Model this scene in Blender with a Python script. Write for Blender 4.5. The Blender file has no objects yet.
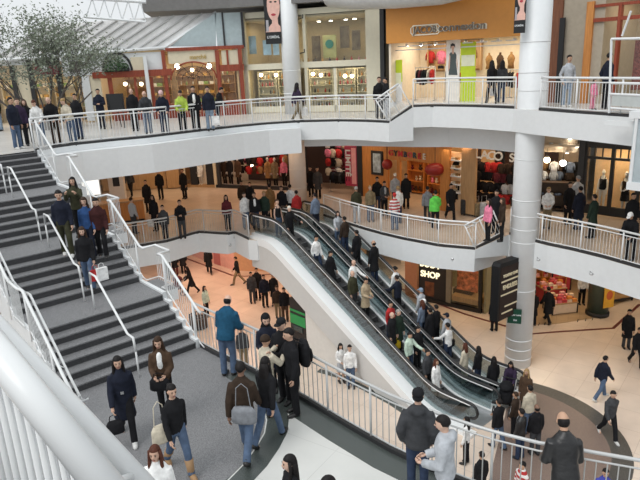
import bpy, math, random
import numpy as np
from mathutils import Vector, Matrix, Euler
from mathutils.geometry import tessellate_polygon
random.seed(7)
PI = math.pi
SC = bpy.context.scene
COL = SC.collection
# ------------------------------------------------------------------ camera
FPX, TH, RO, ZC = 600.0, 0.288, -0.045, 11.85
_fw = np.array([0, math.cos(TH), -math.sin(TH)])
_r0 = np.array([1.0, 0, 0]); _u0 = np.cross(_r0, _fw)
_r = math.cos(RO)*_r0 + math.sin(RO)*_u0
_u = -math.sin(RO)*_r0 + math.cos(RO)*_u0
cd = bpy.data.cameras.new('camera'); cam = bpy.data.objects.new('camera', cd); COL.objects.link(cam)
cd.sensor_width = 36.0; cd.lens = FPX/640*36; cd.clip_end = 300; cd.clip_start = .05
M = Matrix.Identity(4)
for i in range(3):
    M[i][0] = _r[i]; M[i][1] = _u[i]; M[i][2] = -_fw[i]
M[2][3] = ZC
cam.matrix_world = M
SC.camera = cam
def ray(x, y): return _fw + _r*(x-320)/FPX - _u*(y-240)/FPX
def at(x, y, z):
    """metres: where the line of sight through a photo point meets height z"""
    d = ray(x, y); t = (z-ZC)/d[2]
    return d*t + np.array([0, 0, ZC])
# ------------------------------------------------------------------ levels and plan (metres)
L1, L2, L2B, L3, L3B, PL = 0.0, 4.65, 5.15, 9.4, 9.97, 5.58
S0 = np.array([-3.01, 12.75]); SD = np.array([-.648, .761]); SN = np.array([-.761, -.648])   # stair: foot, uphill, leftward
SW, RISE, TREAD, LAND = 3.0, (L3-PL)/24, .29, 1.3
E0 = np.array([4.88, 17.01]); ED = np.array([-.669, .743]); EM = np.array([.743, .669])           # escalators: foot, uphill, across
EA1, EA2, ELEN = 1.85, 1.85+4.65/math.tan(PI/6), 11.9
def stair_z(x, y):
    v = np.array([x, y])-S0; a = v@SD
    if a <= 0: return PL
    z = PL
    seg = 5*TREAD+LAND
    k = int(a//seg)
    if k >= 4: return L3
    b = a-k*seg
    return min(L3, PL+6*RISE*k+RISE*(min(6, int(b/TREAD)+1)))
def esc_z(a):
    t = math.tan(PI/6); r = .55
    def ramp(q): return 0 if q < -r else (q if q > r else (q+r)**2/(4*r))
    return t*(ramp(a-EA1)-ramp(a-EA2))
def esc_pt(a, s, z): q = E0+ED*a+EM*s; return Vector((q[0], q[1], z))
# ------------------------------------------------------------------ materials
MATS = {}
def new_mat(name):
    m = bpy.data.materials.new(name); m.use_nodes = True
    nt = m.node_tree; b = nt.nodes['Principled BSDF']
    return m, nt, b
def mat(name, col, rough=.6, metal=0.0, var=.06, scale=6.0, bump=0.0, bscale=40.0, spec=.5):
    if name in MATS: return MATS[name]
    m, nt, b = new_mat(name)
    b.inputs['Roughness'].default_value = rough; b.inputs['Metallic'].default_value = metal
    b.inputs['Specular IOR Level'].default_value = spec
    tc = nt.nodes.new('ShaderNodeTexCoord')
    n = nt.nodes.new('ShaderNodeTexNoise'); n.inputs['Scale'].default_value = scale; n.inputs['Detail'].default_value = 3
    nt.links.new(tc.outputs['Object'], n.inputs['Vector'])
    r = nt.nodes.new('ShaderNodeValToRGB')
    r.color_ramp.elements[0].position = .3; r.color_ramp.elements[1].position = .7
    r.color_ramp.elements[0].color = [max(0, c*(1-var)) for c in col]+[1]
    r.color_ramp.elements[1].color = [min(1, c*(1+var)) for c in col]+[1]
    nt.links.new(n.outputs['Fac'], r.inputs['Fac']); nt.links.new(r.outputs['Color'], b.inputs['Base Color'])
    if bump:
        n2 = nt.nodes.new('ShaderNodeTexNoise'); n2.inputs['Scale'].default_value = bscale
        nt.links.new(tc.outputs['Object'], n2.inputs['Vector'])
        bp = nt.nodes.new('ShaderNodeBump'); bp.inputs['Strength'].default_value = bump; bp.inputs['Distance'].default_value = .02
        nt.links.new(n2.outputs['Fac'], bp.inputs['Height']); nt.links.new(bp.outputs['Normal'], b.inputs['Normal'])
    MATS[name] = m; return m
def srgb(r, g, b):
    f = lambda c: (c/255/12.92) if c/255 <= .04045 else ((c/255+.055)/1.055)**2.4
    return (f(r), f(g), f(b))
def tile(name, c1, c2, mortar, w, h, rough=.35, ms=.008, rot=0.0, off=.0):
    if name in MATS: return MATS[name]
    m, nt, b = new_mat(name)
    b.inputs['Roughness'].default_value = rough
    tc = nt.nodes.new('ShaderNodeTexCoord'); mp = nt.nodes.new('ShaderNodeMapping'); mp.inputs['Rotation'].default_value[2] = rot
    br = nt.nodes.new('ShaderNodeTexBrick'); br.offset = off
    br.inputs['Color1'].default_value = (*c1, 1); br.inputs['Color2'].default_value = (*c2, 1); br.inputs['Mortar'].default_value = (*mortar, 1)
    br.inputs['Scale'].default_value = 1; br.inputs['Brick Width'].default_value = w; br.inputs['Row Height'].default_value = h; br.inputs['Mortar Size'].default_value = ms
    nt.links.new(tc.outputs['Object'], mp.inputs['Vector']); nt.links.new(mp.outputs['Vector'], br.inputs['Vector'])
    n = nt.nodes.new('ShaderNodeTexNoise'); n.inputs['Scale'].default_value = 1.3; n.inputs['Detail'].default_value = 5
    nt.links.new(tc.outputs['Object'], n.inputs['Vector'])
    mx = nt.nodes.new('ShaderNodeMix'); mx.data_type = 'RGBA'; mx.blend_type = 'MULTIPLY'; mx.inputs['Factor'].default_value = .25
    nt.links.new(br.outputs['Color'], mx.inputs['A']); nt.links.new(n.outputs['Fac'], mx.inputs['B'])
    nt.links.new(mx.outputs['Result'], b.inputs['Base Color'])
    MATS[name] = m; return m
def granite(name, c1, c2, rough=.5, scale=90):
    if name in MATS: return MATS[name]
    m, nt, b = new_mat(name); b.inputs['Roughness'].default_value = rough
    tc = nt.nodes.new('ShaderNodeTexCoord'); n = nt.nodes.new('ShaderNodeTexNoise'); n.inputs['Scale'].default_value = scale; n.inputs['Detail'].default_value = 2
    nt.links.new(tc.outputs['Object'], n.inputs['Vector'])
    r = nt.nodes.new('ShaderNodeValToRGB'); r.color_ramp.elements[0].position = .38; r.color_ramp.elements[1].position = .62
    r.color_ramp.elements[0].color = (*c1, 1); r.color_ramp.elements[1].color = (*c2, 1)
    nt.links.new(n.outputs['Fac'], r.inputs['Fac']); nt.links.new(r.outputs['Color'], b.inputs['Base Color'])
    MATS[name] = m; return m
def wood(name, c1, c2, rough=.45, scale=3.0):
    if name in MATS: return MATS[name]
    m, nt, b = new_mat(name); b.inputs['Roughness'].default_value = rough
    tc = nt.nodes.new('ShaderNodeTexCoord'); mp = nt.nodes.new('ShaderNodeMapping'); mp.inputs['Scale'].default_value = (6, 6, .6)
    n = nt.nodes.new('ShaderNodeTexNoise'); n.inputs['Scale'].default_value = scale; n.inputs['Detail'].default_value = 6
    nt.links.new(tc.outputs['Object'], mp.inputs['Vector']); nt.links.new(mp.outputs['Vector'], n.inputs['Vector'])
    r = nt.nodes.new('ShaderNodeValToRGB'); r.color_ramp.elements[0].position = .3; r.color_ramp.elements[1].position = .7
    r.color_ramp.elements[0].color = (*c1, 1); r.color_ramp.elements[1].color = (*c2, 1)
    nt.links.new(n.outputs['Fac'], r.inputs['Fac']); nt.links.new(r.outputs['Color'], b.inputs['Base Color'])
    MATS[name] = m; return m
def emit(name, col, st):
    if name in MATS: return MATS[name]
    m = bpy.data.materials.new(name); m.use_nodes = True; nt = m.node_tree; nt.nodes.clear()
    o = nt.nodes.new('ShaderNodeOutputMaterial'); e = nt.nodes.new('ShaderNodeEmission')
    e.inputs['Color'].default_value = (*col, 1); e.inputs['Strength'].default_value = st
    nt.links.new(e.outputs[0], o.inputs[0]); MATS[name] = m; return m
def glass(name, tint, gl=.12):
    if name in MATS: return MATS[name]
    m = bpy.data.materials.new(name); m.use_nodes = True; nt = m.node_tree; nt.nodes.clear()
    o = nt.nodes.new('ShaderNodeOutputMaterial'); t = nt.nodes.new('ShaderNodeBsdfTransparent'); g = nt.nodes.new('ShaderNodeBsdfGlossy')
    t.inputs['Color'].default_value = (*tint, 1); g.inputs['Roughness'].default_value = .05
    x = nt.nodes.new('ShaderNodeMixShader'); x.inputs[0].default_value = gl
    nt.links.new(t.outputs[0], x.inputs[1]); nt.links.new(g.outputs[0], x.inputs[2]); nt.links.new(x.outputs[0], o.inputs[0])
    MATS[name] = m; return m
WHITE = mat('white_paint', (.74, .76, .77), .45, var=.02)
WALLW = mat('warm_white_wall', (.74, .72, .68), .6, var=.03)
CLAD = mat('pale_cladding', (.60, .59, .57), .5, var=.02)
RAILW = mat('white_rail_enamel', (.72, .73, .73), .3, var=.02)
DARK = mat('dark_trim', (.03, .03, .032), .5)
BLACK = mat('black', (.012, .012, .013), .45)
HWHITE = mat('bright_white_enamel', (.86, .87, .87), .35, var=.01)
STEEL = mat('brushed_steel', (.55, .56, .57), .35, .8)
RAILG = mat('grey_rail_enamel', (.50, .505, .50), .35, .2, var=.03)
RUBBER = mat('black_rubber', (.015, .015, .016), .4)
REDWOOD = wood('red_wood', (.20, .035, .015), (.33, .065, .028))
ORWOOD = wood('orange_wood', (.50, .19, .045), (.66, .28, .075))
TANWOOD = wood('tan_wood', (.40, .24, .11), (.52, .33, .17))
CREAM = mat('cream_panel', (.70, .62, .46), .5, var=.04)
BEIGE = mat('beige_frame', (.70, .66, .52), .5, var=.03)
ORANGE = mat('orange_fascia', (.60, .255, .05), .5, var=.03)
LIME = mat('lime_banner', (.55, .70, .03), .6, var=.05)
GREYSLAB = mat('grey_slab', (.17, .165, .16), .6, var=.08)
GLASSC = glass('shop_glass', (.96, .98, .97), .03)
GLASSE = glass('escalator_glass', (.70, .76, .77), .10)
WARM = emit('warm_lamp', (1, .80, .5), 9.0)
LAMPW = emit('white_lamp', (1, .95, .85), 14.0)
GRAN = granite('grey_granite', (.13, .13, .135), (.25, .25, .255), .6, 60)
RISER = granite('dark_riser', (.032, .032, .034), (.068, .068, .072), .5, 60)  # speckled riser tone, darker than the treads
GRDARK = granite('dark_green_granite', (.03, .037, .034), (.10, .115, .108), .3, 70)
GRRING = granite('ring_granite', (.05, .047, .042), (.12, .112, .10), .4, 70)
GRBROWN = granite('brown_granite', (.17, .12, .10), (.27, .20, .165), .4, 70)
GRWHITE = tile('white_terrazzo', (.72, .72, .69), (.70, .70, .67), (.55, .55, .52), 1.2, 1.2, .4, .004, .6)
FL3 = tile('pale_stone_tile', (.66, .64, .61), (.62, .60, .57), (.45, .43, .41), .6, .6, .35, .006, .3)
FL2 = tile('sand_stone_tile', (.68, .56, .45), (.64, .52, .41), (.48, .38, .29), .6, .6, .32, .007, .6)
FL1 = tile('peach_marble_tile', (.86, .72, .60), (.82, .67, .55), (.62, .48, .38), 1.2, 1.2, .22, .006, .67)
SHOPFL = tile('shop_floor_tile', (.50, .36, .22), (.46, .32, .19), (.30, .2, .12), .5, .5, .3, .006, .4)
REDLINE = mat('dark_red_border', (.13, .025, .02), .35)
# ------------------------------------------------------------------ mesh builder
class MB:
    def __init__(s): s.v = []; s.f = []; s.m = []
    def add(s, vs, fs, mi=0):
        b = len(s.v); s.v += [tuple(p) for p in vs]; s.f += [tuple(i+b for i in f) for f in fs]; s.m += [mi]*len(fs); return s
    def box(s, x0, x1, y0, y1, z0, z1, mi=0, T=None):
        vs = [(x, y, z) for z in (z0, z1) for y in (y0, y1) for x in (x0, x1)]
        if T: vs = [T(p) for p in vs]
        return s.add(vs, [(0, 2, 3, 1), (4, 5, 7, 6), (0, 1, 5, 4), (2, 6, 7, 3), (0, 4, 6, 2), (1, 3, 7, 5)], mi)
    def tube(s, pts, r, n=8, mi=0, flat=1.0, cap=True):
        pts = [Vector(p) for p in pts]; m = len(pts)
        rs = list(r) if isinstance(r, (list, tuple)) else [r]*m
        vs = []; prev = None
        for i, p in enumerate(pts):
            t = (pts[min(i+1, m-1)]-pts[max(i-1, 0)])
            if t.length < 1e-9: t = Vector((0, 0, 1))
            t.normalize()
            if prev is None:
                a = Vector((1, 0, 0)) if abs(t.x) < .9 else Vector((0, 1, 0))
                x = (a-t*a.dot(t)).normalized()
            else:
                x = prev-t*prev.dot(t)
                x = x.normalized() if x.length > 1e-6 else t.orthogonal().normalized()
            prev = x; y = t.cross(x)
            for k in range(n):
                w = 2*PI*k/n
                vs.append(p+(x*math.cos(w)+y*math.sin(w)*flat)*rs[i])
        fs = [(i*n+k, i*n+(k+1) % n, (i+1)*n+(k+1) % n, (i+1)*n+k) for i in range(m-1) for k in range(n)]
        if cap: fs += [tuple(range(n))[::-1], tuple(range((m-1)*n, m*n))]
        return s.add(vs, fs, mi)
    def loft(s, secs, n=14, mi=0, T=None):
        """secs: (cx, cy, z, rx, ry) horizontal ellipses"""
        vs = []
        for cx, cy, z, rx, ry in secs:
            for k in range(n):
                w = 2*PI*k/n; vs.append((cx+rx*math.cos(w), cy+ry*math.sin(w), z))
        m = len(secs)
        fs = [(i*n+k, i*n+(k+1) % n, (i+1)*n+(k+1) % n, (i+1)*n+k) for i in range(m-1) for k in range(n)]
        fs += [tuple(range(n))[::-1], tuple(range((m-1)*n, m*n))]
        if T: vs = [T(p) for p in vs]
        return s.add(vs, fs, mi)
    def ball(s, c, r, nu=12, nv=8, mi=0, T=None, warp=None):
        rx, ry, rz = r if isinstance(r, (tuple, list)) else (r, r, r)
        vs = [(0, 0, -1)]
        for j in range(1, nv):
            p = -PI/2+PI*j/nv
            for k in range(nu): vs.append((math.cos(p)*math.cos(2*PI*k/nu), math.cos(p)*math.sin(2*PI*k/nu), math.sin(p)))
        vs.append((0, 0, 1)); top = len(vs)-1
        fs = [(0, 1+(k+1) % nu, 1+k) for k in range(nu)]
        for j in range(nv-2):
            for k in range(nu):
                a = 1+j*nu; fs.append((a+k, a+(k+1) % nu, a+nu+(k+1) % nu, a+nu+k))
        a = 1+(nv-2)*nu; fs += [(a+k, a+(k+1) % nu, top) for k in range(nu)]
        if warp: vs = [warp(p) for p in vs]
        vs = [(c[0]+p[0]*rx, c[1]+p[1]*ry, c[2]+p[2]*rz) for p in vs]
        if T: vs = [T(p) for p in vs]
        return s.add(vs, fs, mi)
    def prism(s, poly, z0, z1, side=0, top=0, bot=None):
        n = len(poly); a = sum(poly[i][0]*poly[(i+1) % n][1]-poly[(i+1) % n][0]*poly[i][1] for i in range(n))
        if a < 0: poly = poly[::-1]
        z0f = z0 if callable(z0) else (lambda p: z0); z1f = z1 if callable(z1) else (lambda p: z1)
        b = len(s.v)
        s.v += [(p[0], p[1], z0f(p)) for p in poly]+[(p[0], p[1], z1f(p)) for p in poly]
        tris = tessellate_polygon([[Vector((p[0], p[1], 0)) for p in poly]]) if n > 5 else [tuple(range(n))]
        for t in tris:
            if len(t) == 3:
                p, q, r_ = (poly[k] for k in t)
                if (q[0]-p[0])*(r_[1]-p[1])-(q[1]-p[1])*(r_[0]-p[0]) < 0: t = t[::-1]
            s.f.append(tuple(b+i for i in t)[::-1]); s.m.append(side if bot is None else bot)
            s.f.append(tuple(b+n+i for i in t)); s.m.append(top)
        for i in range(n):
            j = (i+1) % n; s.f.append((b+i, b+j, b+n+j, b+n+i)); s.m.append(side)
        return s
    def ribbon(s, pts, w0, w1, z0, z1, mi=0):
        """a strip following the plan polyline pts (x, y, z), between side offsets w0..w1 and heights z0..z1"""
        P = [Vector(p) for p in pts]; n = len(P); vs = []
        for i, p in enumerate(P):
            a = P[max(i-1, 0)]; b = P[min(i+1, n-1)]; t = Vector((b.x-a.x, b.y-a.y, 0)).normalized(); q = Vector((-t.y, t.x, 0))
            for w, z in ((w0, z0), (w1, z0), (w1, z1), (w0, z1)): vs.append(p+q*w+Vector((0, 0, z)))
        fs = [(i*4+k, i*4+(k+1) % 4, (i+1)*4+(k+1) % 4, (i+1)*4+k) for i in range(n-1) for k in range(4)]
        fs += [(3, 2, 1, 0), ((n-1)*4, (n-1)*4+1, (n-1)*4+2, (n-1)*4+3)]
        return s.add(vs, fs, mi)
    def mesh(s, name, mats, smooth=False):
        me = bpy.data.meshes.new(name); me.from_pydata(s.v, [], s.f)
        for m in (mats if isinstance(mats, (list, tuple)) else [mats]): me.materials.append(m)
        me.polygons.foreach_set('material_index', s.m)
        if smooth: me.polygons.foreach_set('use_smooth', [True]*len(s.f))
        me.update(); return me
    def build(s, name, mats, parent=None, smooth=False, label=None, cat=None, group=None, kind=None, recenter=True):
        me = s.mesh(name, mats, smooth)
        if parent is not None: me.transform(world_of(parent).inverted())
        return link(name, me, parent, label, cat, group, kind)
def world_of(o):
    m = Matrix.Identity(4)
    while o is not None: m = o.matrix_basis @ m; o = o.parent
    return m
def link(name, data, parent=None, label=None, cat=None, group=None, kind=None, M=None):
    o = bpy.data.objects.new(name, data); COL.objects.link(o)
    if parent is not None: o.parent = parent
    if M is not None: o.matrix_basis = M
    return tag(o, label, cat, group, kind)
def tag(o, label=None, cat=None, group=None, kind=None):
    if label: o['label'] = label
    if cat: o['category'] = cat
    if group: o['group'] = group
    if kind: o['kind'] = kind
    return o
def empty(name, loc, label, cat, rz=0, group=None, kind=None):
    o = bpy.data.objects.new(name, None); COL.objects.link(o); o.location = loc; o.rotation_euler = (0, 0, rz); o.empty_display_size = .1
    return tag(o, label, cat, group, kind)
def copy_tree(o, parent=None):
    c = o.copy(); COL.objects.link(c)
    if parent is not None: c.parent = parent
    for ch in list(o.children): copy_tree(ch, c)
    return c
class Frame:
    """a shopfront line: u runs left to right seen from the atrium, v is up, w comes out towards the atrium"""
    def __init__(s, p0, p1, z):
        s.p = Vector((p0[0], p0[1], z)); d = Vector((p1[0]-p0[0], p1[1]-p0[1], 0)); s.len = d.length; s.u = d.normalized()
        s.w = Vector((s.u.y, -s.u.x, 0)); s.rz = math.atan2(s.u.y, s.u.x)
    def pt(s, u, v, w=0): return s.p+s.u*u+Vector((0, 0, v))+s.w*w
    def T(s): return lambda q: s.pt(q[0], q[1], q[2])
    def uv(s, px, py, w=0):
        d = Vector(ray(px, py)); o = Vector((0, 0, ZC)); q = s.p+s.w*w
        t = (q-o).dot(s.w)/d.dot(s.w); p = o+d*t-s.p
        return p.dot(s.u), p.z
    def rect(s, x0, y0, x1, y1, w=0):
        a, b = s.uv(x0, y1, w), s.uv(x1, y0, w); c, e = s.uv(x0, y0, w), s.uv(x1, y1, w)
        return (a[0]+c[0])/2, (b[0]+e[0])/2, (a[1]+e[1])/2, (b[1]+c[1])/2
    def px(s, name, m, x0, y0, x1, y1, w0, w1, **k):
        u0, u1, v0, v1 = s.rect(x0, y0, x1, y1, w1); return s.one(name, m, u0, u1, v0, v1, w0, w1, **k)
    def box(s, mb, u0, u1, v0, v1, w0, w1, mi=0): return mb.box(u0, u1, v0, v1, w0, w1, mi, s.T())
    def one(s, name, m, u0, u1, v0, v1, w0, w1, **k):
        mb = MB(); s.box(mb, u0, u1, v0, v1, w0, w1); return mb.build(name, m, **k)
def text_mesh(body, size, ext=.02):
    cu = bpy.data.curves.new('lettering', 'FONT'); cu.body = body; cu.size = size; cu.extrude = ext; cu.align_x = 'CENTER'; cu.align_y = 'CENTER'; cu.offset = size*.02
    o = bpy.data.objects.new('lettering_source', cu); COL.objects.link(o)
    me = bpy.data.meshes.new_from_object(o.evaluated_get(bpy.context.evaluated_depsgraph_get()))
    bpy.data.objects.remove(o); bpy.data.curves.remove(cu); me.name = 'lettering'; return me
def letter(body, size, fr, u, v, w, m, parent=None, name='lettering', sx=1.0, rot=0, **k):
    me = text_mesh(body, size); me.materials.clear(); me.materials.append(m)
    R = Matrix(((fr.u.x, 0, fr.w.x, 0), (fr.u.y, 0, fr.w.y, 0), (0, 1, 0, 0), (0, 0, 0, 1)))
    T = Matrix.Translation(fr.pt(u, v, w)) @ R @ Matrix.Rotation(rot, 4, 'Z') @ Matrix.Diagonal((sx, 1, 1, 1))
    me.transform(T)
    if parent is not None: me.transform(world_of(parent).inverted())
    return link(name, me, parent, **k)
def structure(mb, name, mats, label, cat, smooth=False, parent=None): return mb.build(name, mats, parent, smooth, label, cat, kind='structure')
def area(loc, size, power, col=(1, .8, .55), rot=(0, 0, 0), sy=None):
    l = bpy.data.lights.new('shop_light', 'AREA'); l.energy = power; l.color = col; l.size = size
    if sy: l.shape = 'RECTANGLE'; l.size_y = sy
    o = bpy.data.objects.new('shop_light', l); COL.objects.link(o); o.location = loc; o.rotation_euler = rot; return o
# ================================================================== SETTING
def slab(name, poly, ztop, thick, mats, label, dark_edge=None):
    mb = MB(); mb.prism(poly, ztop-thick, ztop, 0, 1)
    return structure(mb, name, mats, label, 'floor')
# level plans (front edges, left to right)
E3 = [(-9.3, 20.13), (-9.0, 20.9), (-8.5, 21.5), (-7.4, 22.2), (-6.3, 22.75), (-5.4, 23.5), (-4.4, 24.4), (-3.2, 25.3), (-2.1, 25.9), (-.7, 26.2), (1.0, 25.85), (2.2, 25.0), (2.95, 24.2)]
E3B = [(3.95, 24.35), (4.7, 24.25), (6.0, 23.1), (7.05, 21.6), (7.45, 20.5), (8.1, 19.05), (9.07, 16.9), (10.2, 14.6)]
E2L = [(-12.5, 21.4), (-9.6, 23.3), (-8.0, 24.35), (-6.6, 25.0), (-5.5, 26.3), (-4.15, 25.75), (-3.85, 26.0), (-3.1, 24.8)]
E2R = [(0.2, 28.4), (1.12, 26.85), (1.98, 25.55), (2.68, 24.62), (3.4, 23.8), (4.7, 22.6), (5.95, 22.0)]
E2B = [(7.3, 22.2), (7.75, 21.3), (8.2, 20.6), (8.75, 19.95), (9.4, 19.0), (10.1, 17.7), (11.2, 15.8)]
F3 = [(-18, 31.0), (-11.2, 31.3), (-3.9, 32.1), (-3.7, 32.6), (3.05, 30.1), (3.5, 27.7), (8.5, 24.4), (10.3, 22.2), (13.3, 18.4)]
F2 = [(-18, 36.5), (-12, 37.0), (-8.2, 37.4), (-5.4, 36.5), (-2.5, 35.3), (.1, 34.1), (2.4, 32.6), (4.3, 30.7), (6.5, 27.8), (7.6, 27.2), (9.2, 25.7), (11.2, 24.8), (12.9, 23.1), (16, 19.5)]
BACK = [(24, 24), (14, 36), (6, 42), (-18, 44)]
# level one floor
mb = MB(); mb.prism([(-26, 8), (24, 8), (24, 46), (-26, 46)], -.3, 0, 0, 1); structure(mb, 'floor', [WALLW, FL1], 'peach marble tiled floor of the lowest level', 'floor')
def disc(cx, cy, r0, r1, a0, a1, z0, z1, n=48):
    o = [(cx+r1*math.cos(a0+(a1-a0)*i/n), cy+r1*math.sin(a0+(a1-a0)*i/n)) for i in range(n+1)]
    i_ = [(cx+r0*math.cos(a0+(a1-a0)*i/n), cy+r0*math.sin(a0+(a1-a0)*i/n)) for i in range(n+1)]
    mb = MB()
    for k in range(n): mb.prism([o[k], o[k+1], i_[k+1], i_[k]], z0, z1)
    return mb
structure(disc(5.55, 16.75, 3.25, 3.85, -2.0, 1.15, -.05, .006), 'floor_ring', GRRING, 'dark granite ring set into the lowest floor at the escalator foot', 'floor')
mb = MB(); mb.prism([(5.55+3.3*math.cos(-2.0+3.15*i/40), 16.75+3.3*math.sin(-2.0+3.15*i/40)) for i in range(41)], -.05, .004); structure(mb, 'floor_disc', GRBROWN, 'brown granite disc inside the dark ring at the escalator foot', 'floor')
RL = [(-14, 38.6), (-8.84, 37.27), (-5.3, 33.5), (-4.5, 33.2), (-1, 33.6), (2.6, 31.6), (4.2, 30.2), (5.1, 28.75), (6.75, 26.45), (9.1, 24.0), (10.4, 24.1), (12.8, 24.2), (15.2, 26.6), (18, 26.8)]
mb = MB(); mb.ribbon([(x, y, 0) for x, y in RL], -.07, .07, -.04, .008); structure(mb, 'floor_border', REDLINE, 'dark red border line in the lowest floor in front of the shops', 'floor')
mb = MB(); mb.prism([(9.2, 24.9), (10.6, 24.9), (12.3, 25.3), (14, 26.6), (16, 27.8), (16, 33), (8.2, 33), (7.9, 27)], -.05, .01); structure(mb, 'floor_shop', SHOPFL, 'tan tiled floor of the gift shop on the lowest level', 'floor')
q0 = [esc_pt(a, -1.35, 0) for a in (8.6, 7.5, 6.0, 4.5, 3.0, 1.2)]
mb = MB(); mb.ribbon([(-.3, 21.6, 0), (.6, 21.0, 0), (1.4, 20.1, 0), (2.3, 19.0, 0), (3.0, 17.9, 0), (3.4, 16.6, 0)], -.14, .14, -.04, .007); structure(mb, 'floor_band', GRDARK, 'dark curved band in the lowest floor beside the escalator wall', 'floor')
# level two slab
slab('floor', E2L+[tuple(esc_pt(10.75, -.52, 0).xy), tuple(esc_pt(10.75, 3.5, 0).xy)]+E2R+[(7.3, 22.9), (9.5, 26.9)]+[(24, 29)]+BACK[1:]+[(-26, 44), (-26, 24)], L2, .9, [WHITE, FL2], 'sand tiled middle level floor with white fascia')
mb = MB(); mb.prism([(5.95, 22.0), (7.3, 22.2), (7.6, 25.5), (6.8, 25.0)], L2-.35, lambda p: L2B if p[0] > 7 else L2+.01, 0, 1); structure(mb, 'floor_ramp', [WHITE, FL2], 'short ramp on the middle level behind the large round column', 'floor')
slab('floor', E2B+[(24, 16), (24, 30), (9.5, 26.9), (7.6, 25.5)], L2B, 1.0, [WHITE, FL2], 'raised middle level floor right of the large round column')
# level three slab
P3 = E3+[(3.6, 26.6), (3.3, 30), (3.3, 44), (-26, 44), (-26, 19.0), (-14, 14.5)]+[tuple(S0+SD*9.7+SN*SW)]
slab('floor', P3, L3, .75, [WHITE, FL3], 'pale stone upper level floor with white fascia')
mb = MB(); mb.ribbon([(x, y, L3) for x, y in E3[:10]], -.45, -.01, -1.25, -.2); structure(mb, 'beam_bridge', WHITE, 'deep white beam under the curved edge of the upper level', 'beam')
mb = MB(); mb.prism([(2.95, 24.2), (3.95, 24.35), (3.9, 27.7), (2.95, 27.7)], L3-.75, lambda p: L3B if p[0] > 3.3 else L3+.01, 0, 1); structure(mb, 'floor_ramp', [WHITE, FL3], 'short ramp on the upper level below the orange shop', 'floor')
slab('floor', E3B+[(24, 8), (24, 24), (14, 36), (3.3, 44), (3.3, 30), (3.9, 27.7)], L3B, .8, [WHITE, FL3], 'raised upper level floor in front of the orange shop')
def setback(poly, off):
    out = []
    for i, p in enumerate(poly):
        a = Vector(poly[max(i-1, 0)]); b = Vector(poly[min(i+1, len(poly)-1)]); t = (b-a).normalized(); out.append((p[0]-t.y*off, p[1]+t.x*off))
    return out
mb = MB(); mb.ribbon([(x, y, 0) for x, y in [(-.5, 27.35), (1.4, 27.0), (2.8, 26.3), (4.2, 25.6), (5.6, 25.15), (7.0, 23.95), (7.9, 22.5)]], -.1, .1, 8.22, 9.15); structure(mb, 'beam_bulkhead', WHITE, 'white bulkhead set back under the upper level edge', 'beam')
# roof slab over the upper level shops and back wall
slab('ceiling', [(-8.8, 46), (-8.8, 36.0), (-8.2, 31.6), (-3.9, 31.6), (3.2, 29.7), (3.4, 27.3), (8.3, 24.1), (10.2, 21.8), (13.2, 18.0), (24, 10), (24, 24), (14, 36), (6, 46)], 15.3, .7, [GREYSLAB, GREYSLAB], 'dark grey slab edge above the upper level shops')
mb = MB(); mb.ribbon([(x, y, 0) for x, y in reversed([(-4, 42.8), (6, 42), (14, 36), (24, 24)])], -.15, .15, 0, 15.3); structure(mb, 'wall_back', WALLW, 'warm white back wall behind the shops', 'wall')
mb = MB(); mb.ribbon([(-4, 42.8, 0), (-18, 44, 0), (-26, 43.9, 0)], -.15, .15, 0, 11.9); structure(mb, 'wall_back', WALLW, 'lower back wall behind the shops on the left', 'wall')
# ------------------------------------------------------------------ columns
def column(name, x, y, r, z0, z1, label, rings=()):
    mb = MB(); mb.loft([(x, y, z0, r, r), (x, y, z1, r, r)], 40); o = structure(mb, name, WHITE, label, 'column', True)
    for z in rings:
        m2 = MB(); m2.loft([(x, y, z-.02, r+.004, r+.004), (x, y, z, r+.014, r+.014), (x, y, z+.02, r+.004, r+.004)], 40); m2.build('joint_ring', WHITE, o, True)
    return o
column('column', 7.66, 21.5, .5, 0, 16, 'large round white column right of centre rising through three levels', (.35, .75, 1.15, 3.2, 5.1, 5.6, 6.1, 6.7, 8.2, 10.6, 11.2, 12.2))
column('column', -1.04, 32.1, .45, L2, L3-.7, 'round white column behind the escalator top on the middle level', (5.4, 6.4))
column('column', -1.04, 31.2, .45, L3, 16, 'round white column on the upper level before the glass shopfront', (10.4, 11.5))
# ------------------------------------------------------------------ staircase with three landings
st = empty('staircase', (S0[0], S0[1], PL), 'wide grey granite staircase with three landings rising to the upper level', 'staircase', kind='structure')
def sp(a, b, z): q = S0+SD*a+SN*b; return Vector((q[0], q[1], z))
SEG = 5*TREAD+LAND
for k in range(4):
    mb = MB(); z = PL+6*RISE*k; a = SEG*k
    for i in range(6):
        a0 = a+TREAD*i; a1 = a+SEG+.02 if i == 5 else a0+TREAD+.02
        if k == 3 and i == 5: a1 = a0+.3
        zt = z+RISE*(i+1)
        P = [sp(a0, 0, 0), sp(a1, 0, 0), sp(a1, SW, 0), sp(a0, SW, 0)]
        mb.prism([(p.x, p.y) for p in P], max(PL-.6, zt-1.0), zt-.03, 1, 1)
        P = [sp(a0-.02, 0, 0), sp(a1, 0, 0), sp(a1, SW, 0), sp(a0-.02, SW, 0)]
        mb.prism([(p.x, p.y) for p in P], zt-.03, zt, 0, 0)
    mb.build('stair_flight', [GRAN, RISER], st)
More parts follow.
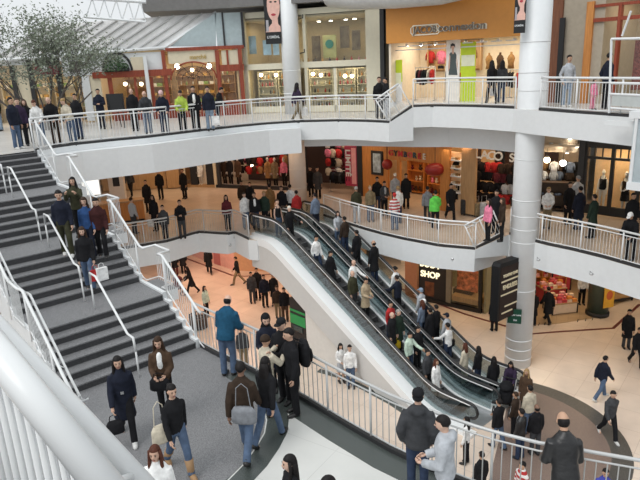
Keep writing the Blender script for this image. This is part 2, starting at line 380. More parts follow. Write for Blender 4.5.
for b0, b1, nm in ((-.10, -.01, 'stringer'), (SW+.01, SW+.10, 'stringer')):
    mb = MB()
    for k in range(4):
        for i in range(6):
            a0 = SEG*k+TREAD*i-.03; a1 = SEG*(k+1) if i == 5 else a0+TREAD+.03
            if k == 3 and i == 5: a1 = a0+.3
            zt = PL+6*RISE*k+RISE*(i+1)+.05
            P = [sp(a0, b0, 0), sp(a1, b0, 0), sp(a1, b1, 0), sp(a0, b1, 0)]
            mb.prism([(p.x, p.y) for p in P], max(PL-.6, zt-1.1), zt)
    mb.build('stringer', WHITE, st)
for k in (1, 2, 3):   # landings reach a little past the stringer on the right
    a = SEG*k; P = [sp(a-LAND+.12, -.5, 0), sp(a-.1, -.5, 0), sp(a-.1, 0, 0), sp(a-LAND+.12, 0, 0)]
    mb = MB(); mb.prism([(p.x, p.y) for p in P], PL+6*RISE*k-.3, PL+6*RISE*k-.005, 1, 0); mb.build('landing_wing', [GRAN, WHITE], st)
# ------------------------------------------------------------------ the near landing (stair foot)
RP = [(-3.0, 12.95), (-2.45, 12.35), (-1.75, 11.7), (-1.05, 10.98), (-.4, 10.25), (.33, 9.37), (1.06, 8.55), (1.7, 7.98), (2.3, 7.52), (2.9, 7.18), (3.6, 6.9), (4.3, 6.62), (5.4, 6.2)]
poly = [(x+.12*.7, y+.12*.7) for x, y in RP]+[(5.4, 2.5), (-2.5, 2.5), tuple(sp(-2.5, SW+1.2, 0).xy), tuple(sp(0.05, SW+1.2, 0).xy), tuple(sp(.05, 0, 0).xy)]
slab('floor', poly, PL, .6, [WHITE, GRAN], 'grey granite landing at the stair foot')
mb = MB(); mb.ribbon([(x-.2, y-.2, PL) for x, y in RP[2:]], -.24, .42, -.02, .006); structure(mb, 'floor_border', GRDARK, 'dark granite border along the landing railing', 'floor')
arc = [(-.95, 10.45), (-.82, 10.1), (-.74, 9.7), (-.75, 9.3), (-.86, 8.9), (-1.03, 8.45), (-1.25, 8.05), (-1.6, 7.6), (-2.1, 7.1)]
mb = MB(); mb.ribbon([(x-.18, y-.03, PL) for x, y in arc], -.2, .2, -.02, .005); structure(mb, 'floor_border', GRDARK, 'dark granite curve between grey granite and white terrazzo', 'floor')
inn = [(x, y) for x, y in arc]
mb = MB(); mb.prism(inn+[(-1.9, 4), (4.5, 4), (4.9, 5.9)]+[(x-.3, y-.32) for x, y in reversed(RP[4:12])], PL-.02, PL+.003); structure(mb, 'floor_terrazzo', GRWHITE, 'white terrazzo area of the near landing', 'floor')
mb = MB(); mb.ribbon([(x-.39, y-.05, PL) for x, y in arc], -.012, .012, -.02, .007); structure(mb, 'floor_inlay', GRWHITE, 'thin pale inlay line along the dark curve', 'floor')
# ------------------------------------------------------------------ railings
WHITER = RAILW
def resample(P, step):
    P = [Vector(p) for p in P]; L = [0]
    for a, b in zip(P, P[1:]): L.append(L[-1]+(b-a).length)
    n = max(1, round(L[-1]/step)); out = []
    for i in range(n+1):
        t = L[-1]*i/n; k = 0
        while k < len(L)-2 and L[k+1] < t: k += 1
        f = (t-L[k])/max(1e-9, L[k+1]-L[k]); out.append(P[k].lerp(P[k+1], f))
    return out
def railing(label, P, h=1.07, RAILW=None, post=1.25, gap=.115, drop=.22, r=.036, tilt=None, curb=True, rb=.0085):
    """P: floor points (x, y, z). posts, top rail, mid rail, bottom rail and one infill panel of bars per bay"""
    P = [Vector(p) for p in P]; up = Vector((0, 0, 1)) if tilt is None else tilt
    root = empty('railing', P[len(P)//2], label, 'railing'); RAILW = RAILW or WHITER
    fine = resample(P, .3)
    MB().tube([p+up*h for p in fine], r, 10).build('top_rail', RAILW, root, True)
    MB().tube([p+up*(h-.13) for p in fine], r*.55, 8).build('upper_bar', RAILW, root, True)
    MB().tube([p+up*.12 for p in fine], r*.55, 8).build('bottom_bar', RAILW, root, True)
    if curb: MB().ribbon([tuple(p) for p in fine], -.05, .04, -.02, .085).build('curb', DARK, root)
    posts = resample(P, post)
    for p in posts:
        q = MB().tube([p-up*drop, p+up*h], r*.78, 8).build('post', RAILW, root, True)
        MB().tube([p-up*(drop+.02), p-up*(drop-.07)], r*1.5, 10).build('mounting_plate', RAILW, q)
    for a, b in zip(posts, posts[1:]):
        seg = [q for q in resample([a]+[f for f in fine if (f-a).length < (b-a).length and (f-b).length < (b-a).length and (f-a).dot(b-a) > 0]+[b], gap)][1:-1]
        mb = MB()
        for q in seg: mb.tube([q+up*.12, q+up*(h-.13)], rb, 5, cap=False)
        if seg: mb.build('baluster_panel', RAILW, root, True)
    return root
IN = .06
def inset(E, z, d=.07): return [(x, y, z) for x, y in setback(E, d)]
railing('white railing along the curved edge of the upper level bridge', inset(E3, L3))
up_r = (Vector((3.95, 24.42, L3B))-Vector((2.95, 24.27, L3))).normalized(); tl = up_r.cross(Vector((0, 1, 0)).cross(up_r)).normalized() if False else Vector((-up_r.z, 0, up_r.x)).normalized()
railing('short sloping white railing on the upper level ramp', [(2.98, 24.3, L3), (3.9, 24.45, L3B)], post=.5, tilt=tl)
e3b = inset(E3B, L3B)
railing('white railing before the orange shop ending at the large column', e3b[:4], post=1.6)
railing('white railing of the upper level right of the large column', [(7.62, 20.9-.3, L3B)]+e3b[5:], post=1.6)
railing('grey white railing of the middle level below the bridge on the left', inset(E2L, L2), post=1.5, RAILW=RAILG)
railing('white railing of the middle level from the escalator top to the ramp', inset(E2R, L2), post=1.55)
railing('short sloping white railing on the middle level ramp left of the column', [(6.0, 22.1, L2), (7.1, 22.25, L2B)], post=.6, tilt=Vector((-.41, 0, .91)))
railing('white railing of the middle level right of the large column', inset(E2B, L2B), post=1.6)
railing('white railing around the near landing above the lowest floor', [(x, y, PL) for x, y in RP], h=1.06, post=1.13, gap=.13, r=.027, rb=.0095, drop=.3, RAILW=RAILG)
# stair handrails
def pipe_thing(label, runs, legs, r=.03, cat='handrail', bars=None):
    root = empty('handrail', legs[0][0] if legs else runs[0][0], label, cat)
    for q in runs: MB().tube(q, r, 10).build('rail', RAILW, root, True)
    for a, b in legs: MB().tube([a, b], r*.8, 8).build('leg', RAILW, root, True)
    if bars:
        for bs in bars:
            mb = MB()
            for a, b in bs: mb.tube([a, b], .0085, 5, cap=False)
            mb.build('baluster_panel', RAILW, root, True)
    return root
def fl(k): return SEG*k, SEG*k+5*TREAD, PL+6*RISE*k, PL+6*RISE*(k+1)   # start, lip, foot height, top height
HB = .98
for side, off, lab in ((0, -.09, 'right'), (1, SW+.09, 'left')):
    run = []; legs = []; bars = []
    bump = -.42 if side == 0 else SW+.12
    for k in range(4):
        a0, a1, z0, z1 = fl(k)
        lo = sp(a0-.1, off, z0+HB); hi = sp(a1-.05, off, z1+HB+.02)
        if k > 0: run += [sp(a0-.3, off, z0+HB-.02)]
        else: run += [sp(-.25, off, z0+HB-.05)] if side == 0 else [sp(-.95, off-.12, z0+.42), sp(-.95, off, z0+.42), sp(-.45, off, z0+HB-.25)]
        run += [lo, hi]
        if k < 3: run += [sp(a1+.16, off, z1+HB), sp(a1+.2, bump, z1+HB), sp(SEG*(k+1)-.34, bump, z1+HB)]
        nb = 14; bs = []
        for i in range(nb):
            t = (i+.5)/nb; a = a0+(a1-a0)*t; zr = lo.z+(hi.z-lo.z)*t
            bs.append((sp(a, off, zr-HB+.12), sp(a, off, zr)))
        bars.append(bs)
        if k < 3:
            bs = []
            for i in range(9):
                a = a1+.2+(LAND-.5)*i/8; bs.append((sp(a, bump, z1+.03), sp(a, bump, z1+HB)))
            bars.append(bs)
        legs += [(sp(a0+.1, off, z0-.1), sp(a0+.1, off, z0+HB+.08)), (sp(a1-.1, off, z1-.15), sp(a1-.1, off, z1+HB))]
    if side: run = [p for p in run]
    root = pipe_thing('white handrail with bars down the %s side of the staircase' % lab, [run], legs, .033, bars=bars)
    MB().tube([p-Vector((0, 0, .86)) for p in run], .016, 8).build('lower_rail', RAILW, root, True)
    if side:
        MB().tube([p+Vector((SN[0]*-.13, SN[1]*-.13, -.12)) for p in run], .026, 8).build('inner_rail', RAILW, root, True)
        for i in range(0, len(run)-1, 2):
            MB().tube([run[i].lerp(run[i+1], .5), run[i].lerp(run[i+1], .5)+Vector((-SN[0]*.13, -SN[1]*.13, -.12))], .012, 6).build('bracket', RAILW, root, True)
for k, nm in ((0, 'lowest'), (1, 'second lowest'), (2, 'second highest'), (3, 'highest')):
    a0, a1, z0, z1 = fl(k); b = 1.55
    top = sp(a1+.3, b, z1+.9); bot = sp(a0-.28, b, z0+.9)
    pipe_thing('white centre handrail on the %s stair flight' % nm, [[sp(a1+.34, b, z1+.62), top, sp(a1-.05, b, z1+.9), sp(a0, b, z0+.9), bot, sp(a0-.32, b, z0+.6)]],
               [(sp(a1+.34, b, z1), sp(a1+.34, b, z1+.64)), (sp(a0-.32, b, z0), sp(a0-.32, b, z0+.62))], .026)
# ------------------------------------------------------------------ foreground stair rail close to the viewer
fr = empty('railing', (-.7, .55, 10.0), 'thick white railing sloping across the near bottom left corner', 'railing')
def fgp(x, y, d):
    q = ray(x, y); q = q/np.linalg.norm(q)*d; return Vector((q[0], q[1], q[2]+ZC))
A_, B_ = fgp(-40, 288, 2.35), fgp(156, 500, 1.98)
A2, B2 = fgp(-60, 282, 2.10), fgp(126, 512, 1.78)
MB().tube([A_, B_], .036, 20).build('handrail', RAILW, fr, True)
MB().tube([A2, B2], .046, 24).build('top_rail', RAILW, fr, True)
for i in range(16):
    p = A2.lerp(B2, .03+.062*i); MB().tube([p, p+Vector((0, 0, -1.1))], .0105, 8).build('baluster', RAILW, fr, True)
MB().tube([A2-Vector((0, 0, 1.1)), B2-Vector((0, 0, 1.1))], .03, 12).build('bottom_rail', RAILW, fr, True)
for t in (.12, .9): MB().tube([A_.lerp(B_, t), A2.lerp(B2, t)], .014, 8).build('bracket', RAILW, fr, True)
# ------------------------------------------------------------------ escalators
def esc_line(s, dz, a0, a1, n=60): return [esc_pt(a0+(a1-a0)*i/n, s, esc_z(a0+(a1-a0)*i/n)+dz) for i in range(n+1)]
def sloped(mb, s0, s1, d0, d1, a0, a1, n=48, mi=0):
    vs = []
    for i in range(n+1):
        a = a0+(a1-a0)*i/n; z = esc_z(a)
        for s, dz in ((s0, d0), (s1, d0), (s1, d1), (s0, d1)): vs.append(esc_pt(a, s, max(-.0, z+dz) if dz < 0 else z+dz))
    fs = [(i*4+k, i*4+(k+1) % 4, (i+1)*4+(k+1) % 4, (i+1)*4+k) for i in range(n) for k in range(4)]
    fs += [(0, 1, 2, 3), (n*4+3, n*4+2, n*4+1, n*4)]
    return mb.add(vs, fs, mi)
STEPM = None
def escalator(label, s0, s1, near):
    global STEPM
    root = empty('escalator', esc_pt(0, (s0+s1)/2, 0), label, 'escalator')
    for s, o in ((s0, -1), (s1, 1)):
        c = .3; rr = .27; pts = []
        for i in range(9):
            w = -PI/2-PI*i/8*1.0; pts.append(esc_pt(c+rr*math.cos(w), s, .67+rr*math.sin(w)))
        line = esc_line(s, .94, c, ELEN-c); pts += line
        for i in range(9):
            w = PI/2-PI*i/8; pts.append(esc_pt(ELEN-c+rr*math.cos(w), s, L2+.67+rr*math.sin(w)))
        MB().tube(pts, .05, 10).build('handrail', RUBBER, root, True)
        MB().tube(esc_line(s, .875, c, ELEN-c), .036, 8).build('rail_track', HWHITE, root, True)
        mb = MB(); sloped(mb, s-.007, s+.007, .1, .88, .35, ELEN-.35); mb.build('balustrade_glass', GLASSE, root)
        for a in (.3, ELEN-.3):
            mb = MB(); mb.loft([(0, 0, -.012, .2, .2), (0, 0, .012, .2, .2)], 20)
            R = Matrix.Translation(esc_pt(a, s, esc_z(a)+.67)) @ Matrix(((ED[0], 0, EM[0], 0), (ED[1], 0, EM[1], 0), (0, 1, 0, 0), (0, 0, 0, 1)))
            mb.v = [tuple(R @ Vector(p)) for p in mb.v]; mb.build('newel_panel', GLASSE, root)
        mb = MB(); sloped(mb, s-.13, s+.13, .0, .1, .25, ELEN-.25); mb.build('deck', HWHITE, root)
        mb = MB(); sloped(mb, s-o*.14-.01, s-o*.14+.01, -.02, .12, .25, ELEN-.25); mb.build('skirt', STEEL, root)
    if STEPM is None:
        mb = MB(); w = (s1-s0)/2-.15
        mb.box(-.2, .2, -w, w, -.2, 0, 0)
        for i in range(22): y = -w+2*w*(i+.5)/22; mb.box(-.2, .2, y-.012, y+.012, 0, .012, 1)
        mb.box(-.2, -.17, -w, w, -.004, .014, 2)
        STEPM = mb.mesh('step', [mat('step_dark', (.05, .05, .052), .5), mat('step_ridge', (.11, .11, .115), .4), mat('step_edge', (.20, .20, .205), .5)])
    rz = math.atan2(ED[1], ED[0]); pitch = .4
    for i in range(int((ELEN-.8)/pitch)):
        a = .6+pitch*i+.2; z = esc_z(a)
        n = round(z/(pitch*math.tan(PI/6)))*pitch*math.tan(PI/6) if EA1 < a < EA2 else z
        p = esc_pt(a, (s0+s1)/2, z-.015)-root.location
        o = link('step', STEPM, root); o.location = p; o.rotation_euler = (0, 0, rz)
    for a in (.55, ELEN-.45):
        mb = MB(); z = esc_z(a)
        P = [esc_pt(a-.5, s0+.15, 0), esc_pt(a+.45, s0+.15, 0), esc_pt(a+.45, s1-.15, 0), esc_pt(a-.5, s1-.15, 0)]
        mb.prism([(p.x, p.y) for p in P], z-.03, z+.012); mb.build('comb_plate', STEEL, root)
    if near:
        mb = MB(); sloped(mb, s0-.50, s0-.13, -.22, .11, -.05, ELEN-.6); mb.build('outer_deck', HWHITE, root)
        mb = MB(); sloped(mb, s0-.47, s0-.15, -1.3, -.2, .1, ELEN-.6); mb.build('side_cladding', CLAD, root)
    else:
        mb = MB(); sloped(mb, s1+.13, s1+.28, -.9, .1, .1, ELEN-.6); mb.build('side_cladding', CLAD, root)
    mb = MB(); sloped(mb, s0-.1, s1+.1, -1.25, -.45, .3, ELEN-1.3); mb.build('truss', CLAD, root)
    return root
escalator('near escalator carrying riders down towards the lowest floor', 0, 1.32, True)
escalator('far escalator carrying riders up to the middle level', 1.7, 3.02, False)
mb = MB(); n = 30; vs = []
for i in range(n+1):
    a = 2.3+(8.3-2.3)*i/n; zt = max(.02, esc_z(a)-1.29)
    for s, z in ((-.1, 0), (3.1, 0), (3.1, zt), (-.1, zt)): vs.append(esc_pt(a, s, z))
fs = [(i*4+k, i*4+(k+1) % 4, (i+1)*4+(k+1) % 4, (i+1)*4+k) for i in range(n) for k in range(4)]+[(0, 1, 2, 3), (n*4+3, n*4+2, n*4+1, n*4)]
mb.add(vs, fs); structure(mb, 'wall_escalator', WALLW, 'pale wall closing the space under the escalators', 'wall')
# ================================================================== PEOPLE
SKINS = {'l': (.62, .40, .30), 'm': (.50, .30, .20), 'd': (.22, .12, .08), 't': (.56, .35, .25)}
HAIRC = {'k': (.012, .010, .010), 'b': (.045, .024, .014), 'r': (.085, .028, .016), 'g': (.35, .33, .31), 'y': (.34, .22, .10), 'n': (.02, .014, .012), 'w': (.6, .57, .5)}
CLOTH = {'black': (.012, .012, .014), 'ppink': (.62, .42, .42), 'oxblood': (.045, .014, .014), 'navy': (.014, .017, .030), 'blue': (.03, .075, .20), 'teal': (.014, .075, .14), 'jeans': (.085, .125, .20), 'djeans': (.028, .042, .08), 'ljeans': (.24, .31, .40),
         'white': (.78, .78, .77), 'cream': (.58, .52, .41), 'beige': (.42, .33, .22), 'brown': (.075, .045, .028), 'dbrown': (.04, .026, .018), 'olive': (.045, .045, .025), 'green': (.13, .60, .09), 'lime': (.45, .60, .10),
         'grey': (.22, .23, .25), 'lgrey': (.42, .44, .47), 'dgrey': (.05, .052, .057), 'red': (.42, .03, .03), 'maroon': (.10, .018, .025), 'pink': (.75, .22, .34), 'purple': (.04, .026, .055), 'bgrey': (.16, .20, .27),
         'tan': (.30, .17, .07), 'mint': (.50, .62, .52), 'khaki': (.22, .17, .10), 'vblue': (.06, .07, .35), 'dgreen': (.02, .035, .025), 'leather': (.014, .014, .015)}
def cmat(k):
    if isinstance(k, str): return mat('cloth_'+k, CLOTH[k], .38 if k == 'leather' else .85, var=.22, scale=9, bump=.5, bscale=14, spec=.5 if k == 'leather' else .2)
    return k
def stripes(name, c1, c2, sc=5.0):
    if name in MATS: return MATS[name]
    m, nt, b = new_mat(name); b.inputs['Roughness'].default_value = .9
    tcn = nt.nodes.new('ShaderNodeTexCoord'); wv = nt.nodes.new('ShaderNodeTexWave'); wv.bands_direction = 'Z'; wv.inputs['Scale'].default_value = sc
    r = nt.nodes.new('ShaderNodeValToRGB'); r.color_ramp.interpolation = 'CONSTANT'; r.color_ramp.elements[1].position = .5
    r.color_ramp.elements[0].color = (*c1, 1); r.color_ramp.elements[1].color = (*c2, 1)
    nt.links.new(tcn.outputs['Object'], wv.inputs['Vector']); nt.links.new(wv.outputs['Fac'], r.inputs['Fac']); nt.links.new(r.outputs['Color'], b.inputs['Base Color'])
    MATS[name] = m; return m
def smat(k): return mat('skin_'+k, SKINS[k], .55, var=.04)
def hmat(k): return mat('hair_'+k, HAIRC[k], .55, var=.3, scale=30, spec=.2)
EYE = mat('eye_dark', (.02, .015, .012), .3); LIP = mat('lip', (.30, .10, .09), .5)
SHOEB = mat('shoe_black', (.014, .013, .013), .4); SHOEW = mat('shoe_white', (.6, .6, .58), .6); SHOEB2 = mat('boot_tan', (.33, .20, .10), .7)
def remesh(mb, voxel, name, smooth_it=2):
    me = mb.mesh(name+'_raw', [WHITE]); o = bpy.data.objects.new('remesh_source', me); COL.objects.link(o)
    m = o.modifiers.new('r', 'REMESH'); m.mode = 'VOXEL'; m.voxel_size = voxel
    if smooth_it:
        q = o.modifiers.new('s', 'SMOOTH'); q.iterations = smooth_it; q.factor = .5
    out = bpy.data.meshes.new_from_object(o.evaluated_get(bpy.context.evaluated_depsgraph_get()))
    bpy.data.objects.remove(o); bpy.data.meshes.remove(me)
    out.polygons.foreach_set('use_smooth', [True]*len(out.polygons)); out.name = name; out.materials.clear(); return out
# pose: lean, legs ((thigh fwd, knee flex) x2), arms ((fwd, out, flex, inward) x2: left, right), head pitch
POSES = {
 'stand':   (0, ((.02, .02), (-.03, .04)), ((.05, .16, .22, .05), (.02, .16, .25, .05)), .05),
 'walk':    (.05, ((.42, .18), (-.30, .42)), ((-.35, .15, .30, .02), (.35, .15, .35, .05)), .08),
 'stride':  (.06, ((-.28, .40), (.44, .12)), ((.38, .15, .40, .05), (-.32, .15, .25, .02)), .05),
 'lean':    (.34, ((-.05, .0), (.12, .22)), ((.42, .18, .95, .22), (.45, .18, .95, .22)), .15),
 'cross':   (-.02, ((.0, .02), (.04, .06)), ((.25, .18, 1.45, .9), (.3, .18, 1.35, .9)), .05),
 'phone':   (.03, ((.05, .08), (-.05, .02)), ((.05, .15, .25, .05), (.55, .12, 1.75, .35)), .12),
 'camera':  (.03, ((.06, .05), (-.06, .02)), ((.75, .2, 1.65, .35), (.75, .2, 1.65, .35)), .05),
 'pockets': (.0, ((.05, .08), (-.05, .02)), ((-.25, .32, .75, .25), (-.25, .32, .75, .25)), .08),
 'rail':    (.04, ((.12, .2), (-.04, .02)), ((.05, .15, .3, .05), (.75, .25, .55, .0)), .1),
 'raill':   (.04, ((.12, .2), (-.04, .02)), ((.75, .25, .55, .0), (.05, .15, .3, .05)), .1),
 'down':    (.02, ((.40, .42), (-.10, .32)), ((.15, .14, .35, .05), (-.15, .14, .25, .05)), .22),
 'push':    (.22, ((.42, .15), (-.34, .40)), ((.55, .1, .7, .1), (.55, .1, .7, .1)), .1),
 'hold':    (.02, ((.04, .04), (-.04, .04)), ((.15, .14, 1.25, .45), (.15, .14, 1.2, .45)), .2),
 'carry':   (.0, ((.18, .12), (-.16, .22)), ((.0, .1, .08, .0), (.25, .15, .9, .2)), .08),
}
POSE_CACHE = {}
def rotx(p, a, piv): # lean forward (+y) about a pivot
    y, z = p[1]-piv[1], p[2]-piv[2]
    return (p[0], piv[1]+y*math.cos(a)+z*math.sin(a), piv[2]-y*math.sin(a)+z*math.cos(a))
def pose_meshes(pose):
    if pose in POSE_CACHE: return POSE_CACHE[pose]
    lean, legs, arms, nod = POSES[pose]
    piv = (0, 0, .93)
    T = lambda p: rotx(p, lean, piv)
    hip = [Vector((-.085, 0, .90)), Vector((.085, 0, .90))]; LEG = []
    for s in (0, 1):
        f, k = legs[s]; kn = hip[s]+Vector((0, math.sin(f), -math.cos(f)))*.42+Vector((.008*(2*s-1), 0, 0))
        an = kn+Vector((0, math.sin(f-k), -math.cos(f-k)))*.40; LEG.append((hip[s], kn, an, f-k))
    dz = .085-min(l[2].z for l in LEG)
    up = lambda p: (p[0], p[1], p[2]+dz)
    TT = lambda p: up(T(p))
    ARM = []
    for s in (0, 1):
        sg = 2*s-1; f, o, fx, inn = arms[s]
        sh = Vector((sg*.158, 0, 1.345))
        d1 = Vector((sg*math.sin(o), math.sin(f)*math.cos(o), -math.cos(f)*math.cos(o))).normalized()
        d2 = Vector((sg*(.4*math.sin(o)-inn), math.sin(f+fx), -math.cos(f+fx))).normalized()
        el = sh+d1*.29; wr = el+d2*.25; hd = wr+d2*.09
        ARM.append((sh, el, wr, hd, d2))
    HT = lambda p: TT(rotx(p, nod, (0, 0, 1.50)))
    # ---- body
    b = MB()
    b.loft([(0, 0, .84, .135, .10), (0, 0, .92, .155, .108), (0, 0, 1.02, .142, .10), (0, .005, 1.12, .135, .097), (0, .008, 1.26, .148, .103), (0, 0, 1.345, .138, .09), (0, -.006, 1.40, .11, .074), (0, -.008, 1.44, .085, .065), (0, -.008, 1.465, .056, .055)], 16, T=TT)
    b.loft([(0, -.008, 1.40, .06, .058), (0, -.002, 1.48, .051, .052), (0, .008, 1.55, .05, .055)], 12, T=TT)
    def headwarp(p):
        x, y, z = p
        k = 1-.22*max(0, -z)*(1 if y < .2 else .7); return (x*k, y*(1-.10*max(0, -z))+(.10*max(0, -z)), z)
    b.ball((0, .012, 1.605), (.074, .094, .115), 18, 14, T=HT, warp=headwarp)
    b.tube([HT((0, .098, 1.62)), HT((0, .118, 1.588)), HT((0, .10, 1.578))], [.011, .017, .012], 8)
    for sg in (-1, 1): b.ball((sg*.076, .0, 1.60), (.013, .022, .034), 8, 6, T=HT)
    for h, k, a, ang in LEG:
        b.tube([up(h+Vector((0, 0, .05))), up(h.lerp(k, .4)), up(k), up(k.lerp(a, .35)), up(a)], [.08, .075, .055, .055, .038], 12)
        fd = Vector((0, math.cos(min(0, ang)*.8), math.sin(min(0, ang)*.8)))
        b.tube([up(a+Vector((0, -.04, -.04))), up(a+fd*.07+Vector((0, 0, -.045))), up(a+fd*.17+Vector((0, 0, -.058)))], [.036, .04, .026], 10)
    for sh, el, wr, hd, d2 in ARM:
        b.tube([TT(sh+(el-sh)*.12), TT(sh.lerp(el, .3)), TT(el), TT(el.lerp(wr, .35)), TT(wr)], [.034, .036, .034, .034, .026], 10)
        b.tube([TT(wr), TT(wr+d2*.045), TT(hd)], [.027, .037, .034], 10, flat=.55)
    bm = remesh(b, .0145, 'body_'+pose)
    # hands with fingers, eyes and mouth
    e = MB()
    for s, (sh, el, wr, hd, d2) in enumerate(ARM):
        sg = 2*s-1
        ax = Vector((0, 1, 0)) if abs(d2.y) < .8 else Vector((0, 0, 1))
        sd = (ax-d2*ax.dot(d2)).normalized(); nm = d2.cross(sd).normalized()
        if nm.x*sg > 0: nm = -nm
        for i, ln in enumerate((.068, .078, .072, .056)):
            r0 = hd+sd*(.024-.016*i)-d2*.01; p1 = r0+d2*ln*.5+nm*.006; p2 = p1+d2*ln*.32+nm*.018; p3 = p2+d2*ln*.15+nm*.02
            e.tube([TT(r0), TT(p1), TT(p2), TT(p3)], [.0095, .009, .008, .006], 6)
        t0 = wr+d2*.03+sd*.022; t1 = t0+sd*.026+d2*.028+nm*.008; t2 = t1+d2*.032+nm*.01+sd*.004
        e.tube([TT(t0), TT(t1), TT(t2)], [.012, .010, .008], 6)
    for sg in (-1, 1):
        e.ball((sg*.031, .098, 1.618), (.013, .006, .007), 8, 6, 1, T=HT)
        e.tube([HT((sg*.017, .103, 1.636)), HT((sg*.032, .102, 1.641)), HT((sg*.048, .092, 1.636))], .0042, 5, 1)
    e.ball((0, .101, 1.553), (.024, .009, .007), 8, 6, 2, T=HT)
    n0 = len(bm.vertices); vs = [v.co[:] for v in bm.vertices]+e.v
    fs = [tuple(p.vertices) for p in bm.polygons]+[tuple(i+n0 for i in f) for f in e.f]; mi = [0]*len(bm.polygons)+e.m
    body = bpy.data.meshes.new('body_'+pose); body.from_pydata(vs, [], fs)
    for m in (smat('l'), EYE, LIP): body.materials.append(m)
    body.polygons.foreach_set('material_index', mi); body.polygons.foreach_set('use_smooth', [True]*len(fs)); body.update(); bpy.data.meshes.remove(bm)
    out = {'body': body, 'HT': HT, 'TT': TT, 'up': up, 'ARM': ARM, 'LEG': LEG, 'pose': pose}
    POSE_CACHE[pose] = out; return out
def garment(P, kind):
    key = kind
    if key in P: return P[key]
    TT, up, ARM, LEG = P['TT'], P['up'], P['ARM'], P['LEG']; b = MB()
    if kind in ('jacket', 'coat', 'shirt', 'tank', 'puffer', 'hoodie'):
        q = {'jacket': .024, 'coat': .026, 'shirt': .013, 'tank': .011, 'puffer': .045, 'hoodie': .03}[kind]
        hem = {'hoodie': [(0, 0, .78, .168, .125), (0, 0, .84, .19, .145)], 'jacket': [(0, 0, .80, .172, .128)], 'puffer': [(0, 0, .80, .19, .145)], 'coat': [(0, .0, .50, .215, .18), (0, 0, .66, .195, .155), (0, 0, .80, .182, .135)], 'shirt': [(0, 0, .83, .160, .118)], 'tank': [(0, 0, .87, .152, .112)]}[kind]
        top = [(0, 0, 1.345, .152+q, .098+q), (0, -.005, 1.40, .122+q, .082+q), (0, -.008, 1.44, .088+q, .066+q), (0, -.008, 1.468, .060+q*.6, .057+q*.6)]
        if kind == 'tank': top = [(0, .0, 1.33, .158, .10)]
        b.loft(hem+[(0, 0, .92, .155+q, .108+q), (0, 0, 1.02, .143+q, .101+q), (0, .005, 1.12, .137+q, .099+q), (0, .008, 1.26, .156+q, .110+q)]+top, 18, T=TT)
        if kind == 'tank':
            for sg in (-1, 1): b.tube([TT((sg*.09, .095, 1.30)), TT((sg*.10, .04, 1.44)), TT((sg*.09, -.09, 1.30))], .022, 8)
        else:
            for sh, el, wr, hd, d2 in ARM:
                end = wr+d2*.012; k = q*.8
                b.tube([TT(sh-(el-sh)*.06), TT(sh.lerp(el, .25)), TT(el), TT(el.lerp(wr, .4)), TT(end)], [.048+k, .052+k, .046+k, .043+k, .035+k], 12)
            if kind == 'hoodie': b.ball((0, -.095, 1.43), (.12, .07, .085), 14, 10, T=TT)
            if kind in ('jacket', 'coat', 'puffer', 'hoodie'): b.loft([(0, -.01, 1.43, .085, .08), (0, -.012, 1.495, .068, .073)], 14, T=TT)
        me = remesh(b, .019, kind+'_'+P['pose'])
    elif kind == 'trousers':
        b.loft([(0, 0, .80, .15, .115), (0, 0, .92, .163, .117), (0, 0, 1.0, .15, .108)], 16, T=up)
        for h, k, a, ang in LEG:
            b.tube([up(h+Vector((0, 0, .04))), up(h.lerp(k, .4)), up(k), up(k.lerp(a, .5)), up(a+Vector((0, 0, -.03)))], [.092, .088, .072, .066, .068], 12)
        me = remesh(b, .019, 'trousers_'+P['pose'])
    elif kind == 'skirt':
        b.loft([(0, .0, .50, .20, .165), (0, 0, .72, .18, .14), (0, 0, .92, .163, .117), (0, 0, 1.0, .15, .108)], 18, T=up)
        me = remesh(b, .02, 'skirt_'+P['pose'])
    elif kind in ('shoe0', 'shoe1'):
        h, k, a, ang = LEG[int(kind[-1])]; t = min(0, ang)*.8
        fd = Vector((0, math.cos(t), math.sin(t))); ud = Vector((0, -math.sin(t), math.cos(t)))
        b.tube([up(a-fd*.055-ud*.045), up(a-fd*.03-ud*.04), up(a+fd*.05-ud*.043), up(a+fd*.13-ud*.055), up(a+fd*.19-ud*.062)], [.03, .047, .05, .048, .026], 12, flat=.95)
        b.tube([up(a-ud*.04), up(a+ud*.03)], [.045, .048], 10)
        for i, p in enumerate(b.v):
            if t > -.02 and p[2] < .002: b.v[i] = (p[0], p[1], .002)
        me = b.mesh('shoe', [SHOEB], True)
    elif kind in ('boot0', 'boot1'):
        h, k, a, ang = LEG[int(kind[-1])]; t = min(0, ang)*.8
        fd = Vector((0, math.cos(t), math.sin(t))); ud = Vector((0, -math.sin(t), math.cos(t)))
        b.tube([up(a-fd*.055-ud*.045), up(a-fd*.03-ud*.04), up(a+fd*.05-ud*.043), up(a+fd*.13-ud*.055), up(a+fd*.19-ud*.062)], [.03, .05, .055, .052, .03], 12)
        b.tube([up(a-ud*.04), up(a.lerp(k, .3)), up(a.lerp(k, .62))], [.062, .07, .082], 12)
        me = b.mesh('boot', [SHOEB2], True)
    P[key] = me; return me
